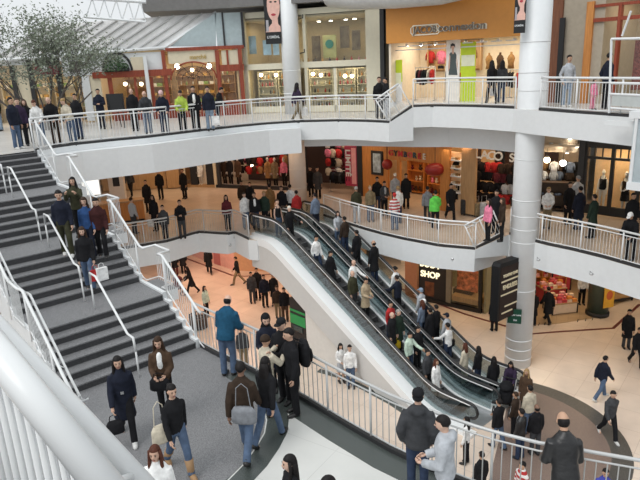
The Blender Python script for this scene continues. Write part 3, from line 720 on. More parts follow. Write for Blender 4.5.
def hair(P, kind):
    key = 'hair_'+kind
    if key in P: return P[key]
    HT, TT = P['HT'], P['TT']; b = MB()
    def cap(p):
        x, y, z = p
        if y > .25 and z < .42: k = .80 if z > -.2 else .72; return (x*k, y*k, z)   # hairline over the brow
        if z < -.35: return (x*.8, y*.85, z*.9)
        return p
    if kind == 'bald':
        b.ball((0, -.004, 1.60), (.079, .094, .085), 16, 12, T=HT, warp=lambda p: (p[0]*(.75 if p[1] > .35 else 1), p[1]*(.7 if p[1] > .35 else 1), min(p[2], .38)))
    else:
        b.ball((0, -.004, 1.628), (.087, .104, .106), 18, 14, T=HT, warp=cap)
    if kind == 'long':
        b.loft([(0, -.062, 1.24, .09, .03), (0, -.066, 1.32, .115, .045), (0, -.060, 1.42, .11, .055), (0, -.045, 1.52, .098, .07), (0, -.03, 1.62, .088, .082)], 14, T=HT)
        for sg in (-1, 1): b.tube([HT((sg*.074, .02, 1.66)), HT((sg*.087, .02, 1.55)), HT((sg*.092, .045, 1.42)), HT((sg*.085, .075, 1.32))], [.026, .026, .03, .014], 8)
    if kind == 'tied':
        b.ball((0, -.118, 1.64), (.042, .042, .045), 10, 8, T=HT)
    if kind == 'beanie':
        b = MB(); b.loft([(0, -.006, 1.615, .086, .106), (0, -.006, 1.65, .09, .108), (0, -.008, 1.70, .078, .09), (0, -.01, 1.735, .045, .05), (0, -.01, 1.75, .012, .012)], 18, T=HT)
    if kind == 'cap':
        b = MB(); b.loft([(0, -.002, 1.635, .085, .103), (0, -.002, 1.66, .087, .104), (0, -.006, 1.705, .072, .084), (0, -.008, 1.73, .035, .04)], 18, T=HT)
        b.loft([(0, .115, 1.634, .068, .075), (0, .11, 1.646, .064, .07)], 16, T=HT)
        b.ball((0, -.03, 1.60), (.08, .075, .06), 12, 8, T=HT)
    if kind == 'hood':
        b.ball((0, -.02, 1.62), (.105, .115, .135), 18, 14, T=HT, warp=lambda p: (p[0]*(.78 if p[1] > .4 and abs(p[2]) < .7 else 1), p[1]*(.62 if p[1] > .4 and p[2] < .62 else 1), p[2]))
        b.loft([(0, -.02, 1.42, .12, .11), (0, -.02, 1.50, .09, .09), (0, -.02, 1.56, .08, .085)], 14, T=HT)
    P[key] = b.mesh('hair', [hmat('k')], True); return P[key]
def mlink(name, me, m, parent, slot=0):
    o = bpy.data.objects.new(name, me); COL.objects.link(o); o.parent = parent
    o.material_slots[slot].link = 'OBJECT'; o.material_slots[slot].material = m; return o
def ensure(me):
    if not len(me.materials): me.materials.append(WHITE)
    return me
PEOPLE = {}
def person(key, x, y, z, face, pose, h, skin, hr, top, bot, label, shoes='k', group=None, slim=1.0):
    """face: plan angle in degrees (0 = towards the right of the picture, 90 = away, 270 = towards the viewer)"""
    P = pose_meshes(pose); s = h/1.72
    o = bpy.data.objects.new('person', P['body']); COL.objects.link(o)
    o.location = (x, y, z); o.rotation_euler = (0, 0, math.radians(face-90)); o.scale = (s*slim, s*slim, s)
    o.material_slots[0].link = 'OBJECT'; o.material_slots[0].material = smat(skin)
    tag(o, label, 'person', group)
    hk, hc = hr.split(':')
    if hk != 'none':
        nm = {'cap': 'cap', 'beanie': 'beanie', 'hood': 'hood'}.get(hk, 'hair')
        mlink(nm, hair(P, hk), hmat(hc) if nm == 'hair' else cmat(hc), o)
    tk, tcol = top.split(':'); 
    mlink({'tank': 'tank_top', 'puffer': 'jacket', 'hoodie': 'sweatshirt'}.get(tk, tk), ensure(garment(P, tk)), STRIPES[tcol] if tcol in STRIPES else cmat(tcol), o)
    bk, bc = bot.split(':'); mlink(bk, ensure(garment(P, bk)), cmat(bc), o)
    for i in '01':
        if shoes == 'boot': mlink('boot', garment(P, 'boot'+i), SHOEB2, o)
        else: mlink('shoe', garment(P, 'shoe'+i), {'k': SHOEB, 'w': SHOEW}[shoes], o)
    PEOPLE[key] = o; return o
STRIPES = {'redstripe': stripes('cloth_red_stripes', (.42, .03, .03), (.72, .70, .68), 2.2), 'greystripe': stripes('cloth_grey_stripes', (.33, .34, .36), (.5, .51, .53), 9)}
def on_level(px, py, lev, h): return at(px, py, lev+h)
def on_surface(px, py, h, f):
    """first point along the line of sight whose height is h above the surface f(x, y)"""
    d = ray(px, py); t = 4.0; prev = None
    while t < 60:
        q = d*t; g = q[2]+ZC-h-f(q[0], q[1])
        if prev is not None and g <= 0 < prev: break
        prev = g; t += .01
    return np.array([q[0], q[1], f(q[0], q[1])])
def esc_f(x, y):
    v = np.array([x, y])-E0; a = max(0, min(ELEN, v@ED)); return esc_z(a)
A, B, C2, C2B, G, PP = L3, L3B, L2, L2B, 0.0, PL
ROWS = '''
a1|1,131|fA|250|stand|1.7|m|short:k|jacket:black|trousers:ljeans|man in black jacket and light jeans far left on the upper level
a2|19,149|fA|340|stand|1.75|m|short:k|jacket:navy|trousers:jeans|man in navy jacket and jeans standing left of the railing corner at the stair top|w
a3|25,146|fA|300|stand|1.68|l|short:b|jacket:purple|trousers:black|person in dark purple jacket behind the man at the stair top railing
a4|31,144|fA|300|pockets|1.62|l|long:b|jacket:black|trousers:dgrey|woman in black jacket behind the woman in white at the stair top railing
a5|45,146|fA|275|lean|1.66|l|tied:r|jacket:white|trousers:jeans|woman in white jacket leaning on the upper railing near its left corner
a6|56,145|fA|275|lean|1.74|l|bald:k|jacket:black|trousers:dbrown|bald man in black jacket leaning on the upper railing between two people in white
a7|74,144|fA|250|lean|1.66|l|tied:y|jacket:cream|trousers:jeans|woman in cream jacket leaning on the upper railing right of the bald man
a8|81,139|fA|270|stand|1.7|m|short:k|jacket:black|trousers:djeans|person in black right behind the woman in cream jacket at the railing
a9|103,129|fA|280|cross|1.74|m|short:k|jacket:navy|trousers:navy|man in navy standing with crossed arms apart from the upper railing
a10|136,131|fA|280|stand|1.74|l|bald:b|jacket:black|trousers:black|man in all black behind the upper railing beside the dark menu board
a11|149,134|fA|285|lean|1.72|l|bald:g|jacket:dgrey|trousers:bgrey|man in grey jacket leaning over the upper railing in front of the red shop
a12|166,135|fA|280|lean|1.72|l|beanie:ppink|jacket:navy|trousers:djeans|person in pale pink cap and navy jacket at the upper railing
a13|184,133|fA|285|lean|1.68|m|short:k|jacket:lime|trousers:black|person in yellow green jacket leaning on the upper railing
a14|197,131.5|fA|285|stand|1.76|m|short:k|jacket:black|trousers:black|man in black suit with white shirt at the upper railing
a15|211,130.5|fA|285|stand|1.72|m|short:n|jacket:navy|trousers:ljeans|person in navy jacket and pale jeans at the upper railing before the lit red shop
a16|219,128|fA|350|lean|1.68|m|short:k|jacket:black|trousers:navy|person in black at the right end of the row leaning on the bridge railing
a17|298,121|fA|40|walk|1.68|m|long:k|jacket:purple|trousers:khaki|dark haired woman in dark purple jacket walking past the upper column
a18|380,119|fA|270|stand|1.74|l|short:b|jacket:black|trousers:dgrey|brown haired man in black at the foot of the upper ramp
a19|386,119.5|fA|200|hold|1.72|m|short:k|jacket:black|trousers:lgrey|dark haired man in black with pale trousers by the upper ramp
b1|566,107|fB|275|pockets|1.74|m|short:k|shirt:lgrey|trousers:ljeans|young man in grey sweater and light jeans behind the upper right railing|w
b2|602,109|fB|10|pockets|1.76|m|short:k|jacket:navy|trousers:black|man in dark navy jacket looking right behind the upper right railing
b3|595,109.5|fB|300|stand|0.98|l|long:b|jacket:pink|trousers:pink|small child in pink jacket beside the man in navy on the upper right
b4|491,103.5|fB|95|walk|1.70|m|long:k|jacket:black|trousers:black|woman in black walking before the orange shop
b5|501,102.5|fB|80|stand|1.64|m|long:k|jacket:dgrey|trousers:djeans|woman in dark grey right of the woman in black before the orange shop
s2|72,177|S|275|camera|1.68|t|long:k|jacket:olive|trousers:black|dark haired woman in olive jacket holding a camera up on the stairs
s1|57.5,189|S|290|down|1.76|t|short:k|shirt:navy|trousers:olive|man in navy sweater and olive trousers walking down the stairs|w
s3|83,195.5|S|280|down|1.66|l|long:b|shirt:blue|trousers:navy|woman in blue vest with brown hair coming down the stairs
s4|95,198.5|S|285|down|1.62|t|short:k|jacket:oxblood|trousers:black|person in dark red brown jacket by the right stair handrail
s5|82,231.5|S|285|down|1.64|l|long:b|jacket:black|trousers:jeans|woman in black jacket and jeans coming down the stairs with shopping bags
p1|227,297|P|75|lean|1.76|l|bald:k|puffer:teal|trousers:jeans|man with thinning hair in blue puffer jacket looking over the landing railing
p2|116,353|P|290|walk|1.68|t|long:k|coat:navy|trousers:black|woman in dark navy coat walking at the foot of the stairs|w
p3|157.5,336|P|275|hold|1.66|t|long:b|jacket:brown|trousers:black|woman in brown jacket over white top at the stair foot
p4|169.5,381|P|305|walk|1.66|t|tied:k|shirt:black|trousers:jeans|woman in black top and jeans with tan boots crossing the landing|boot
p5|154,446|P|270|stand|1.62|t|long:r|jacket:white|trousers:djeans|woman with long reddish hair in white jacket at the bottom edge of the photo
p6|239,361|P|82|walk|1.74|d|short:k|jacket:dbrown|trousers:jeans|man in brown sweater walking across the landing with a grey messenger bag
p7|263,355|P|60|stride|1.66|t|long:k|jacket:black|trousers:jeans|woman with long black hair in black jacket and jeans seen from behind on the landing
p8|265,314|P|285|hold|1.66|l|hood:black|coat:navy|trousers:black|woman in black hood and navy coat facing the viewer in the group by the railing
p9|266.5,336|P|40|camera|1.60|m|beanie:dbrown|jacket:cream|trousers:djeans|person in cream jacket raising a camera in the group by the railing
p10|281,318.5|P|240|stand|1.74|l|cap:black|jacket:black|trousers:black|person in black cap standing in the group by the landing railing
p11|287.5,328|P|205|phone|1.74|t|short:k|jacket:black|trousers:black|young man in black with dark hair and backpack in the group by the railing
p12|418,389.5|P|78|pockets|1.74|l|cap:black|hoodie:dgrey|trousers:djeans|man in black cap and dark hooded sweatshirt seen from behind at the landing railing
p13|446,416.5|P|160|hold|1.72|l|short:k|hoodie:lgrey|trousers:dgrey|dark haired youth in pale grey hooded sweatshirt at the landing railing
p14|564,416|P|85|lean|1.78|m|bald:k|jacket:leather|trousers:black|balding man in black leather jacket leaning on the landing railing
p15|289.5,455.5|P|200|stand|1.62|l|long:k|jacket:black|trousers:black|dark haired woman in profile at the bottom edge of the white terrazzo
p16|328,477|P|200|stand|1.62|m|short:k|jacket:black|trousers:black|person whose dark hair just shows at the bottom edge of the photo
c1|162,205|C2|275|stand|1.62|t|short:k|jacket:dgrey|trousers:black|short haired woman in dark grey left of the cross armed man in black
c2|179,200|C2|280|cross|1.72|t|short:k|jacket:black|trousers:dgrey|man in black standing behind the middle level railing on the left
c3|130.6,197.5|C2|60|stand|1.70|l|short:b|shirt:greystripe|trousers:dgrey|man in pale striped shirt at the orange service counter
c4|152,195|C2|255|stand|1.70|t|long:k|coat:black|trousers:black|woman in long black coat with a white bag near the service counter
c5|145,180|C2|270|stand|1.72|m|short:k|coat:black|trousers:black|person in black farther behind the woman with the white bag
c6|182,169|C2|250|stand|1.72|m|short:r|coat:black|trousers:black|person in black coat alone in front of the pale shop window
c7|128,168|C2|270|walk|1.68|m|short:k|jacket:dgrey|trousers:black|distant walker in grey under the left end of the bridge
c7b|158,170|C2|270|stand|1.70|m|short:k|jacket:black|trousers:black|distant person in black under the bridge left of the brown pillar
c8|225.5,195|C2|280|stand|1.66|m|long:k|jacket:maroon|trousers:black|woman in maroon jacket behind the corner of the middle level railing
c9|244,192.5|C2|290|stand|1.70|l|short:k|jacket:white|trousers:jeans|person in white jacket near the escalator top railing
c11|255,192|C2|280|stand|1.72|m|short:k|jacket:black|trousers:djeans|man in black jacket over white shirt next to the person in white jacket
c12|262,191.5|C2|260|stand|1.70|m|short:y|jacket:dgreen|trousers:black|fair haired person in dark green jacket at the escalator top
c13|243,181|C2|285|stand|1.64|m|short:k|jacket:dbrown|trousers:black|small figure in dark brown behind the people at the escalator top
c14|247.5,182|C2|255|stand|1.60|l|tied:b|jacket:black|trousers:black|small figure in black with tied hair behind the people at the escalator top
c20|281,186|C2|250|stand|1.74|m|short:k|coat:black|trousers:black|tall person in black coat left of the pale column foot
c19|269,184|C2|100|stand|1.72|m|short:k|coat:tan|trousers:black|person in tan coat seen from behind before the dark clothing shop
c17|289.5,184.5|C2|100|stand|1.72|m|short:k|shirt:white|trousers:black|person in white shirt seen from behind at the pale column
c18|296,190.5|C2|120|stand|1.66|m|short:k|jacket:red|trousers:navy|person in red jacket seen from behind at the pale column
c22|310,166.5|C2|260|stand|1.70|m|short:k|coat:black|trousers:black|person in black at the door of the dark shop right of the pale column
c23|317,167|C2|270|stand|1.74|m|short:k|coat:dgrey|trousers:black|person in dark grey coat beside the dark shop door
c24|356,186.5|C2|100|stand|1.72|m|short:g|jacket:olive|trousers:lgrey|grey haired person in olive jacket behind the middle level railing
c25|370,185.5|C2|280|stand|1.70|l|short:y|jacket:khaki|trousers:jeans|fair haired person in khaki jacket behind the middle level railing
c26|377,177|C2|260|stand|1.74|m|short:k|jacket:black|trousers:djeans|tall person in black before the orange wood shopfront
c27|384,181|C2|290|hold|1.68|m|short:k|jacket:dgrey|trousers:black|person in dark grey with a pale shirt before the orange wood shopfront
c28|395,173.5|C2|270|stand|1.74|l|cap:white|jacket:lgrey|trousers:djeans|person in white cap and pale grey jacket behind the striped top
c30|398,186|C2|110|stand|1.74|m|short:y|jacket:white|trousers:djeans|fair haired person in white jacket right behind the striped top
c29|394.5,193|C2|95|stand|1.66|m|cap:red|shirt:redstripe|trousers:jeans|person in red and white striped top at the middle level railing
c31|406,173.5|C2|270|stand|1.76|m|short:k|coat:black|trousers:black|person in black coat beside the bright toy shop entrance
c32|427.5,185.5|C2|80|walk|1.68|m|short:k|jacket:grey|trousers:dgrey|person in grey jacket walking into the bright toy shop
c33|435.5,190.5|C2|90|carry|1.70|m|short:k|puffer:green|trousers:black|person in bright green puffer jacket
c34|451,182.5|C2|275|walk|1.74|m|short:k|coat:black|trousers:black|person in long black coat right of the bright green jacket
c35|489,199|C2B|200|stand|1.62|m|long:n|jacket:pink|trousers:black|woman with pink top beside the stacked suitcases
c36|497,190|C2B|230|stand|1.72|m|short:k|coat:black|trousers:black|person in black at the lettered shop left of the large column
c37|503,198|C2B|180|stand|1.66|m|long:b|jacket:dbrown|trousers:black|brown haired woman in dark brown left of the large column
c38|549,187|C2B|250|hold|1.66|l|short:y|jacket:white|trousers:khaki|fair haired person in white jacket right of the large column
c39|570.5,182|C2B|280|stand|1.72|m|short:k|coat:black|trousers:black|person in black coat left of the grey cap on the right middle level
c40|578.5,176|C2B|270|stand|1.78|m|cap:grey|jacket:lgrey|trousers:black|person in grey cap before the dark framed window
c41|581,186.5|C2B|100|stand|1.72|m|short:k|coat:navy|trousers:djeans|person in navy coat with dark red scarf area before the grey cap
c42|595,194.5|C2B|120|stand|1.66|m|short:k|coat:dgreen|trousers:black|person in dark green coat before the mannequin window
c43|634,193|C2B|270|stand|1.72|m|short:k|coat:black|trousers:black|person in black at the right edge of the middle level
c44|631,213.5|C2B|215|lean|1.70|m|cap:white|puffer:black|trousers:black|person in white cap and black jacket leaning on the right railing
e2|277.5,199.5|E|300|stand|1.68|l|tied:b|tank:black|trousers:jeans|woman in black tank top and jeans stepping onto the near escalator
e3|289,207|E|300|raill|1.70|l|short:w|jacket:black|trousers:black|pale haired person in black jacket on the top of the near escalator
e4|311,235|E|300|down|1.66|m|short:k|shirt:white|trousers:djeans|dark haired person in white top third from the top of the near escalator
e5|325,251|E|320|down|1.62|m|short:n|coat:black|trousers:black|person in black coat with a purple bag on the near escalator
e6|350,257|E|300|raill|1.74|l|bald:b|shirt:white|trousers:dgrey|man in white shirt on the near escalator
e7|353,272|E|305|stand|1.72|l|bald:g|jacket:olive|trousers:dgrey|grey haired man in olive jacket on the near escalator
e8|366,279|E|300|hold|1.68|m|short:k|coat:beige|trousers:black|person in beige trench coat on the near escalator
e9|390.5,302|E|300|stand|1.70|m|short:k|shirt:red|trousers:djeans|person in red top behind the dark coat with the yellow bag
e10|386.5,312|E|305|stand|1.74|l|bald:g|coat:black|trousers:black|grey haired man in black coat carrying a yellow bag
e11|402,313.5|E|300|stand|1.72|l|short:g|coat:dgreen|trousers:black|man in dark green coat right of the yellow bag
e12|421,330|E|300|stand|1.70|m|short:k|jacket:black|trousers:black|person in black lower on the near escalator behind the mint top
e13|410,337|E|300|raill|1.66|m|short:k|jacket:mint|trousers:djeans|person in pale mint top low on the near escalator
e14|424,346|E|310|stand|1.68|m|short:k|jacket:dgrey|trousers:black|person in dark grey low on the near escalator beside the white coat
e15|433.5,357.5|E|305|stand|1.66|m|long:r|coat:white|trousers:black|woman in long white coat with red brown hair low on the near escalator
c21|314,193|E|110|stand|1.74|m|short:k|jacket:bgrey|trousers:navy|man in blue grey jacket at the top of the far escalator
f1|335,209.5|E|290|rail|1.66|l|long:k|jacket:lgrey|trousers:jeans|woman with long dark hair in pale grey top high on the far escalator
f2|341.5,214.5|E|120|stand|1.70|m|short:k|jacket:dbrown|trousers:djeans|person in dark brown jacket high on the far escalator
f3|352.5,227|E|120|stand|1.72|m|short:k|jacket:black|trousers:black|person in black jacket above the tall man in long black coat
f4|371,238.5|E|120|stand|1.84|m|bald:k|coat:black|trousers:djeans|tall man in long black coat on the far escalator
f5|397,268.5|E|120|rail|1.68|m|tied:k|shirt:white|trousers:khaki|person in white top with dark hair at the far handrail
f6|391.5,279|E|120|raill|1.72|m|short:n|jacket:navy|trousers:black|person in navy jacket reaching for the middle handrail
f7|418.5,286|E|120|phone|1.70|m|cap:ljeans|jacket:lgrey|trousers:jeans|person in pale blue cap with raised arm on the far escalator
f8|417.5,296|E|120|stand|1.68|m|long:r|jacket:bgrey|trousers:jeans|woman with red brown hair in blue grey jacket on the far escalator
f9|425,301|E|120|stand|1.70|m|cap:white|jacket:navy|trousers:navy|person in white cap and navy jacket on the far escalator
f10|437.5,307|E|120|stand|1.72|m|short:k|jacket:black|trousers:black|person in black jacket behind the navy cap wearer
f11|431,312|E|120|stand|1.70|m|short:k|coat:black|trousers:black|person in black coat above the white shirt with a shoulder strap
f12|449.5,313.5|E|120|stand|1.68|m|cap:navy|jacket:lgrey|trousers:djeans|person in navy cap and pale jacket at the far handrail
f13|446,321.5|E|120|raill|1.76|m|short:k|shirt:white|trousers:djeans|man in white shirt with dark shoulder strap on the far escalator
f14|462,344|E|120|stand|1.66|l|long:r|jacket:cream|trousers:cream|woman with long red brown hair in cream clothes low on the far escalator
f15|475,344.5|E|120|stand|1.68|m|long:k|jacket:black|trousers:djeans|woman with long black hair in black low on the far escalator
f16|494,357.5|E|100|stand|1.66|m|long:k|jacket:black|trousers:black|woman all in black at the foot of the far escalator
f17|511,361|G|240|push|1.66|m|long:k|coat:purple|trousers:black|woman in dark purple coat with a pushchair before the large column
g1|527,369|G|230|stand|1.68|m|long:y|coat:brown|trousers:black|woman in brown coat at the far side of the group at the escalator foot
g2|529,386|G|110|stand|1.74|m|short:k|jacket:cream|trousers:jeans|man in pale jacket seen from behind at the escalator foot
g3|517.5,392|G|140|stand|1.58|m|short:b|jacket:dbrown|trousers:black|small figure in dark brown between the escalator foot and the pale jacket
g4|499.5,399|G|120|carry|1.74|m|short:k|jacket:black|trousers:jeans|man in black jacket and jeans about to step on the far escalator
g5|522,409|G|130|stand|1.72|m|short:k|jacket:leather|trousers:djeans|person in black leather jacket with pale collar behind the landing railing
g6|537.5,405|G|100|stand|1.74|d|bald:k|jacket:black|trousers:dgrey|man in black jacket right of the leather jacket at the escalator foot
g7|605,355|G|20|walk|1.72|t|short:k|jacket:navy|trousers:jeans|man in navy jacket and jeans striding past the dark floor ring|w
g8|613,389|G|275|walk|1.76|t|short:k|jacket:dgrey|trousers:black|man in grey jacket walking over the dark floor ring|w
g9|630,309.5|G|265|stand|1.72|m|short:k|coat:black|trousers:dgrey|person in black coat at the right edge of the lowest level
g10|640,326|G|265|walk|1.70|m|short:k|jacket:black|trousers:black|person in black cut by the right edge on the lowest level
g11|549.5,286|G|100|stride|1.76|m|short:k|coat:black|trousers:black|person in black coat before the pink goods island
g12|534.5,290|G|100|stand|1.72|m|short:k|coat:black|trousers:black|person in black half hidden behind the large column on the lowest level
g13|584,271|G|270|stand|1.72|m|short:k|shirt:white|trousers:black|shop worker in white shirt behind the pink goods island
h1|250.5,272|G|285|stand|1.70|m|short:k|jacket:dgrey|trousers:dgrey|leftmost of the dark clothed group under the middle level
h2|256,268|G|270|stand|1.76|m|short:k|jacket:black|trousers:black|tall person in black second from left in the group under the middle level
h3|265,274.5|G|290|stand|1.74|m|short:k|jacket:navy|trousers:black|person in navy jacket in the middle of the group under the middle level
h4|271,273.5|G|250|stand|1.76|m|short:k|coat:black|trousers:black|person in black coat in the middle of the group under the middle level
h5|276.5,286|G|270|stand|1.64|m|short:b|jacket:dbrown|trousers:khaki|shorter person in dark brown in the group under the middle level
h6|283.5,287.5|G|280|stand|1.72|m|short:k|jacket:black|trousers:brown|rightmost of the dark clothed group under the middle level
h7|236,256|G|180|walk|1.70|m|short:k|jacket:black|trousers:khaki|lone person in black before the red border line under the middle level
h8|207,246|G|100|walk|1.72|m|short:k|coat:black|trousers:black|person in black walking by the pink wall under the middle level
h9|186.5,266|G|190|push|1.66|m|long:k|coat:black|trousers:black|woman in black coat pushing a pushchair under the middle level
h10|204,286|G|330|stand|1.62|m|long:k|jacket:mint|trousers:black|long haired girl in pale top near the round floor grate
h11|173,248|G|270|stand|1.70|m|short:k|coat:black|trousers:maroon|person in black nearest the left end of the pink wall
h12|181,246|G|280|stand|1.72|m|long:k|coat:black|trousers:black|long haired person in black by the pink wall
h13|165,252|G|280|stand|1.68|m|short:k|jacket:dgrey|trousers:black|person in dark grey partly behind the stair handrail on the lowest level
n1|494,331|fG|100|stand|1.72|m|short:k|coat:black|trousers:black|person in black standing mostly hidden behind the black hanging sign
k1|340,343|G|290|hold|1.66|t|long:k|shirt:white|skirt:lgrey|woman with long black hair in white top and pale skirt below the escalator wall
k2|349.5,345|G|275|stand|1.76|t|short:k|shirt:white|trousers:jeans|man in white shirt and jeans below the escalator wall
k3|241,327|G|280|stand|1.74|m|short:k|jacket:dgrey|trousers:khaki|man in dark jacket and khaki trousers on the lowest floor behind the landing railing
m1|467,417|G|150|stand|1.62|m|long:k|shirt:white|trousers:black|girl with dark hair in white top behind the landing railing beside the grey sweatshirt
m2|523,462|G|200|stand|1.64|m|short:k|jacket:redstripe|trousers:black|person in red and white top low behind the landing railing
m3|606,469|G|250|stand|1.66|m|short:k|jacket:vblue|trousers:djeans|person in violet blue low behind the landing railing near the right corner
m4|482,452|G|110|stand|1.66|m|short:k|jacket:black|trousers:black|person in black low behind the landing railing right of the girl in white
'''
LEV = {'A': A, 'B': B, 'C2': C2, 'C2B': C2B, 'G': G, 'P': PP}
CHK = {}; SPOTS = []
for row in ROWS.strip().split('\n'):
    f = row.split('|'); key = f[0]; px, py = map(float, f[1].split(',')); h = float(f[5]); pose = f[4]
    hh = h*(1 if pose not in ('lean', 'push') else (.955 if pose == 'lean' else .975))
    if f[2] == 'S': q = on_surface(px, py, hh, stair_z)
    elif f[2][0] == 'f': q = at(px, py, LEV[f[2][1:]])
    elif f[2] == 'E': q = on_surface(px, py, hh, esc_f)
    else: q = on_level(px, py, LEV[f[2]], hh); q[2] = LEV[f[2]]
    female = 'woman' in f[10] or 'girl' in f[10]
    if f[2] == 'E':
        v = np.array(q[:2])-E0; s_ = float(v@EM); lo, hi = (.40, .92) if key[0] == 'e' else (2.1, 2.62)
        if key == 'e2': lo, hi = .3, 1.0
        if s_ < lo or s_ > hi: # keep riders between the handrails of their own lane
            s2 = min(max(s_, lo), hi); CHK[key] = (round(float(v@ED), 2), round(s_, 2)); q[:2] = q[:2]+EM*(s2-s_)
            a = max(0, min(ELEN, float((np.array(q[:2])-E0)@ED))); q[2] = esc_z(a)
        a = float((np.array(q[:2])-E0)@ED); a2 = .8+.4*round((a-.8)/.4); off_ = -.045 if key[0] in 'fc' else 0
        if .6 < a < ELEN-.6: q[:2] = q[:2]+ED*(a2+off_-a); q[2] = esc_z(a2)+.002
    face = float(f[3])
    if f[2] == 'E': face = {120: 132, 300: 311, 305: 316, 110: 130}.get(int(face), face)
    if pose in ('lean', 'push') and f[2][0] not in 'f':   # the head is ahead of the feet
        sh_ = .68*h/1.72*math.sin(POSES[pose][0]); q[0] -= sh_*math.cos(math.radians(face)); q[1] -= sh_*math.sin(math.radians(face))
    SPOTS.append([key, float(q[0]), float(q[1]), float(q[2]), face, f, pose, h, female])
for it in range(14):   # nobody stands inside anybody else
    for i, p in enumerate(SPOTS):
        for r in SPOTS[i+1:]:
            dx, dy = r[1]-p[1], r[2]-p[2]; d = math.hypot(dx, dy)
            if d < .47 and abs(r[3]-p[3]) < 1.2 and p[5][2] not in 'ES' and r[5][2] not in 'ES':
                k = (.48-d)/2/max(d, .02); p[1] -= dx*k; p[2] -= dy*k; r[1] += dx*k; r[2] += dy*k
for key, x_, y_, z_, face, f, pose, h, female in SPOTS:
    person(key, x_, y_, z_, face, pose, h, f[6], f[7], f[8], f[9], f[10], f[11] if len(f) > 11 else 'k', slim=.93 if female else 1.0)
import sys; sys.stderr.write("LANE"+str(CHK)+"\n") #', CHK)


def shirt_front(key, col):   # the pale shirt that shows between the open jacket fronts
    o = PEOPLE[key]; P = pose_meshes([f.split('|')[4] for f in ROWS.strip().split('\n') if f.split('|')[0] == key][0])
    mb = MB(); mb.ball((0, .08, 1.23), (.085, .068, .20), 12, 10, T=P['TT']); link('shirt', mb.mesh('shirt', [cmat(col)], True), o)
for k_, c_ in (('p3', 'white'), ('a14', 'white'), ('c11', 'white'), ('c27', 'lgrey'), ('g5', 'lgrey')): shirt_front(k_, c_)

P_ = pose_meshes('walk'); mb = MB(); mb.loft([(0, 0, 1.035, .176, .134), (0, 0, 1.075, .176, .134)], 20, T=P_['TT']); mb.box(-.03, .03, .13, .145, 1.03, 1.08, 1, P_['TT'])
link('belt', mb.mesh('belt', [cmat('navy'), STEEL]), PEOPLE['p2'])
# ================================================================== SHOPS
GLOW = .36
def hashcol(i, pal): return pal[(i*7+i//3) % len(pal)]
def product_mesh(kind):
    mb = MB()
    if kind == 'garment':
        mb.loft([(0, 0, -.72, .21, .05), (0, 0, -.45, .19, .055), (0, 0, -.16, .21, .06), (0, 0, -.08, .16, .045), (0, 0, -.05, .05, .03)], 10)
        for sg in (-1, 1): mb.tube([(sg*.17, 0, -.11), (sg*.25, 0, -.30), (sg*.27, .01, -.55)], [.05, .05, .035], 8)
        mb.tube([(0, 0, -.06), (0, 0, -.015), (.02, 0, .01), (.02, 0, .03), (0, 0, .04)], .006, 5)
    elif kind == 'folded': mb.loft([(0, 0, 0, .15, .12), (0, 0, .02, .165, .13), (0, 0, .07, .165, .13), (0, 0, .09, .15, .12)], 10)
    elif kind == 'bottle': mb.loft([(0, 0, 0, .045, .045), (0, 0, .13, .045, .045), (0, 0, .17, .018, .018), (0, 0, .22, .018, .018)], 10)
    elif kind == 'carton':
        mb.box(-.12, .12, -.09, .09, 0, .15); mb.box(-.122, .122, -.03, .03, 0, .152, 0)
    elif kind == 'toy':
        mb.ball((0, 0, .12), (.10, .09, .12), 10, 8); mb.ball((0, 0, .28), (.08, .08, .08), 10, 8)
        for sg in (-1, 1): mb.ball((sg*.07, 0, .35), .03, 8, 6); mb.ball((sg*.11, .02, .14), (.035, .04, .06), 8, 6)
    elif kind == 'handbag':
        mb.loft([(0, 0, 0, .15, .06), (0, 0, .15, .14, .055), (0, 0, .2, .11, .03)], 12); mb.tube([(-.09, 0, .18), (-.07, 0, .32), (.07, 0, .32), (.09, 0, .18)], .01, 6)
    return mb.mesh(kind, [WHITE], kind not in ('carton',))
PM = {k: product_mesh(k) for k in ('garment', 'folded', 'bottle', 'carton', 'toy', 'handbag')}
PN = {'garment': ('hanging_garment', 'garment'), 'folded': ('folded_garment', 'garment'), 'bottle': ('bottle', 'bottle'), 'carton': ('carton', 'box'), 'toy': ('soft_toy', 'toy'), 'handbag': ('handbag', 'bag')}
def product(kind, p, rz, col, label, group, s=1.0):
    o = link(PN[kind][0], PM[kind], None, label, PN[kind][1], group); o.location = p; o.rotation_euler = (0, 0, rz); o.scale = (s, s, s)
    o.material_slots[0].link = 'OBJECT'; o.material_slots[0].material = col if not isinstance(col, str) else cmat(col); return o
def shelf_unit(fr, u0, u1, v0, v1, w0, w1, n, m, label, kind=None, pal=(), plabel='', group=None, step=.3, s=1.0, name='shelf_unit'):
    root = empty(name, fr.pt((u0+u1)/2, v0, (w0+w1)/2), label, 'shelf')
    for a in (u0, u1-.04): fr.one('side_panel', m, a, a+.04, v0, v1, w0, w1, parent=root)
    fr.one('back_panel', m, u0+.04, u1-.04, v0, v1, w0, w0+.02, parent=root)
    i = 0
    for k in range(n):
        v = v0+.1+(v1-v0-.14)*k/(n-1 if n > 1 else 1); fr.one('shelf', m, u0+.04, u1-.04, v, v+.03, w0+.02, w1, parent=root)
        if kind and k < n-(1 if v1-v < .3 else 0):
            u = u0+.22
            while u < u1-.16:
                i += 1
                if random.random() < .88: product(kind, fr.pt(u+random.uniform(-.03, .03), v+.031, (w0+w1)/2+.02), fr.rz+random.uniform(-.2, .2), hashcol(i+k*3, pal), plabel, group, s*random.uniform(.85, 1.1))
                u += step
    return root
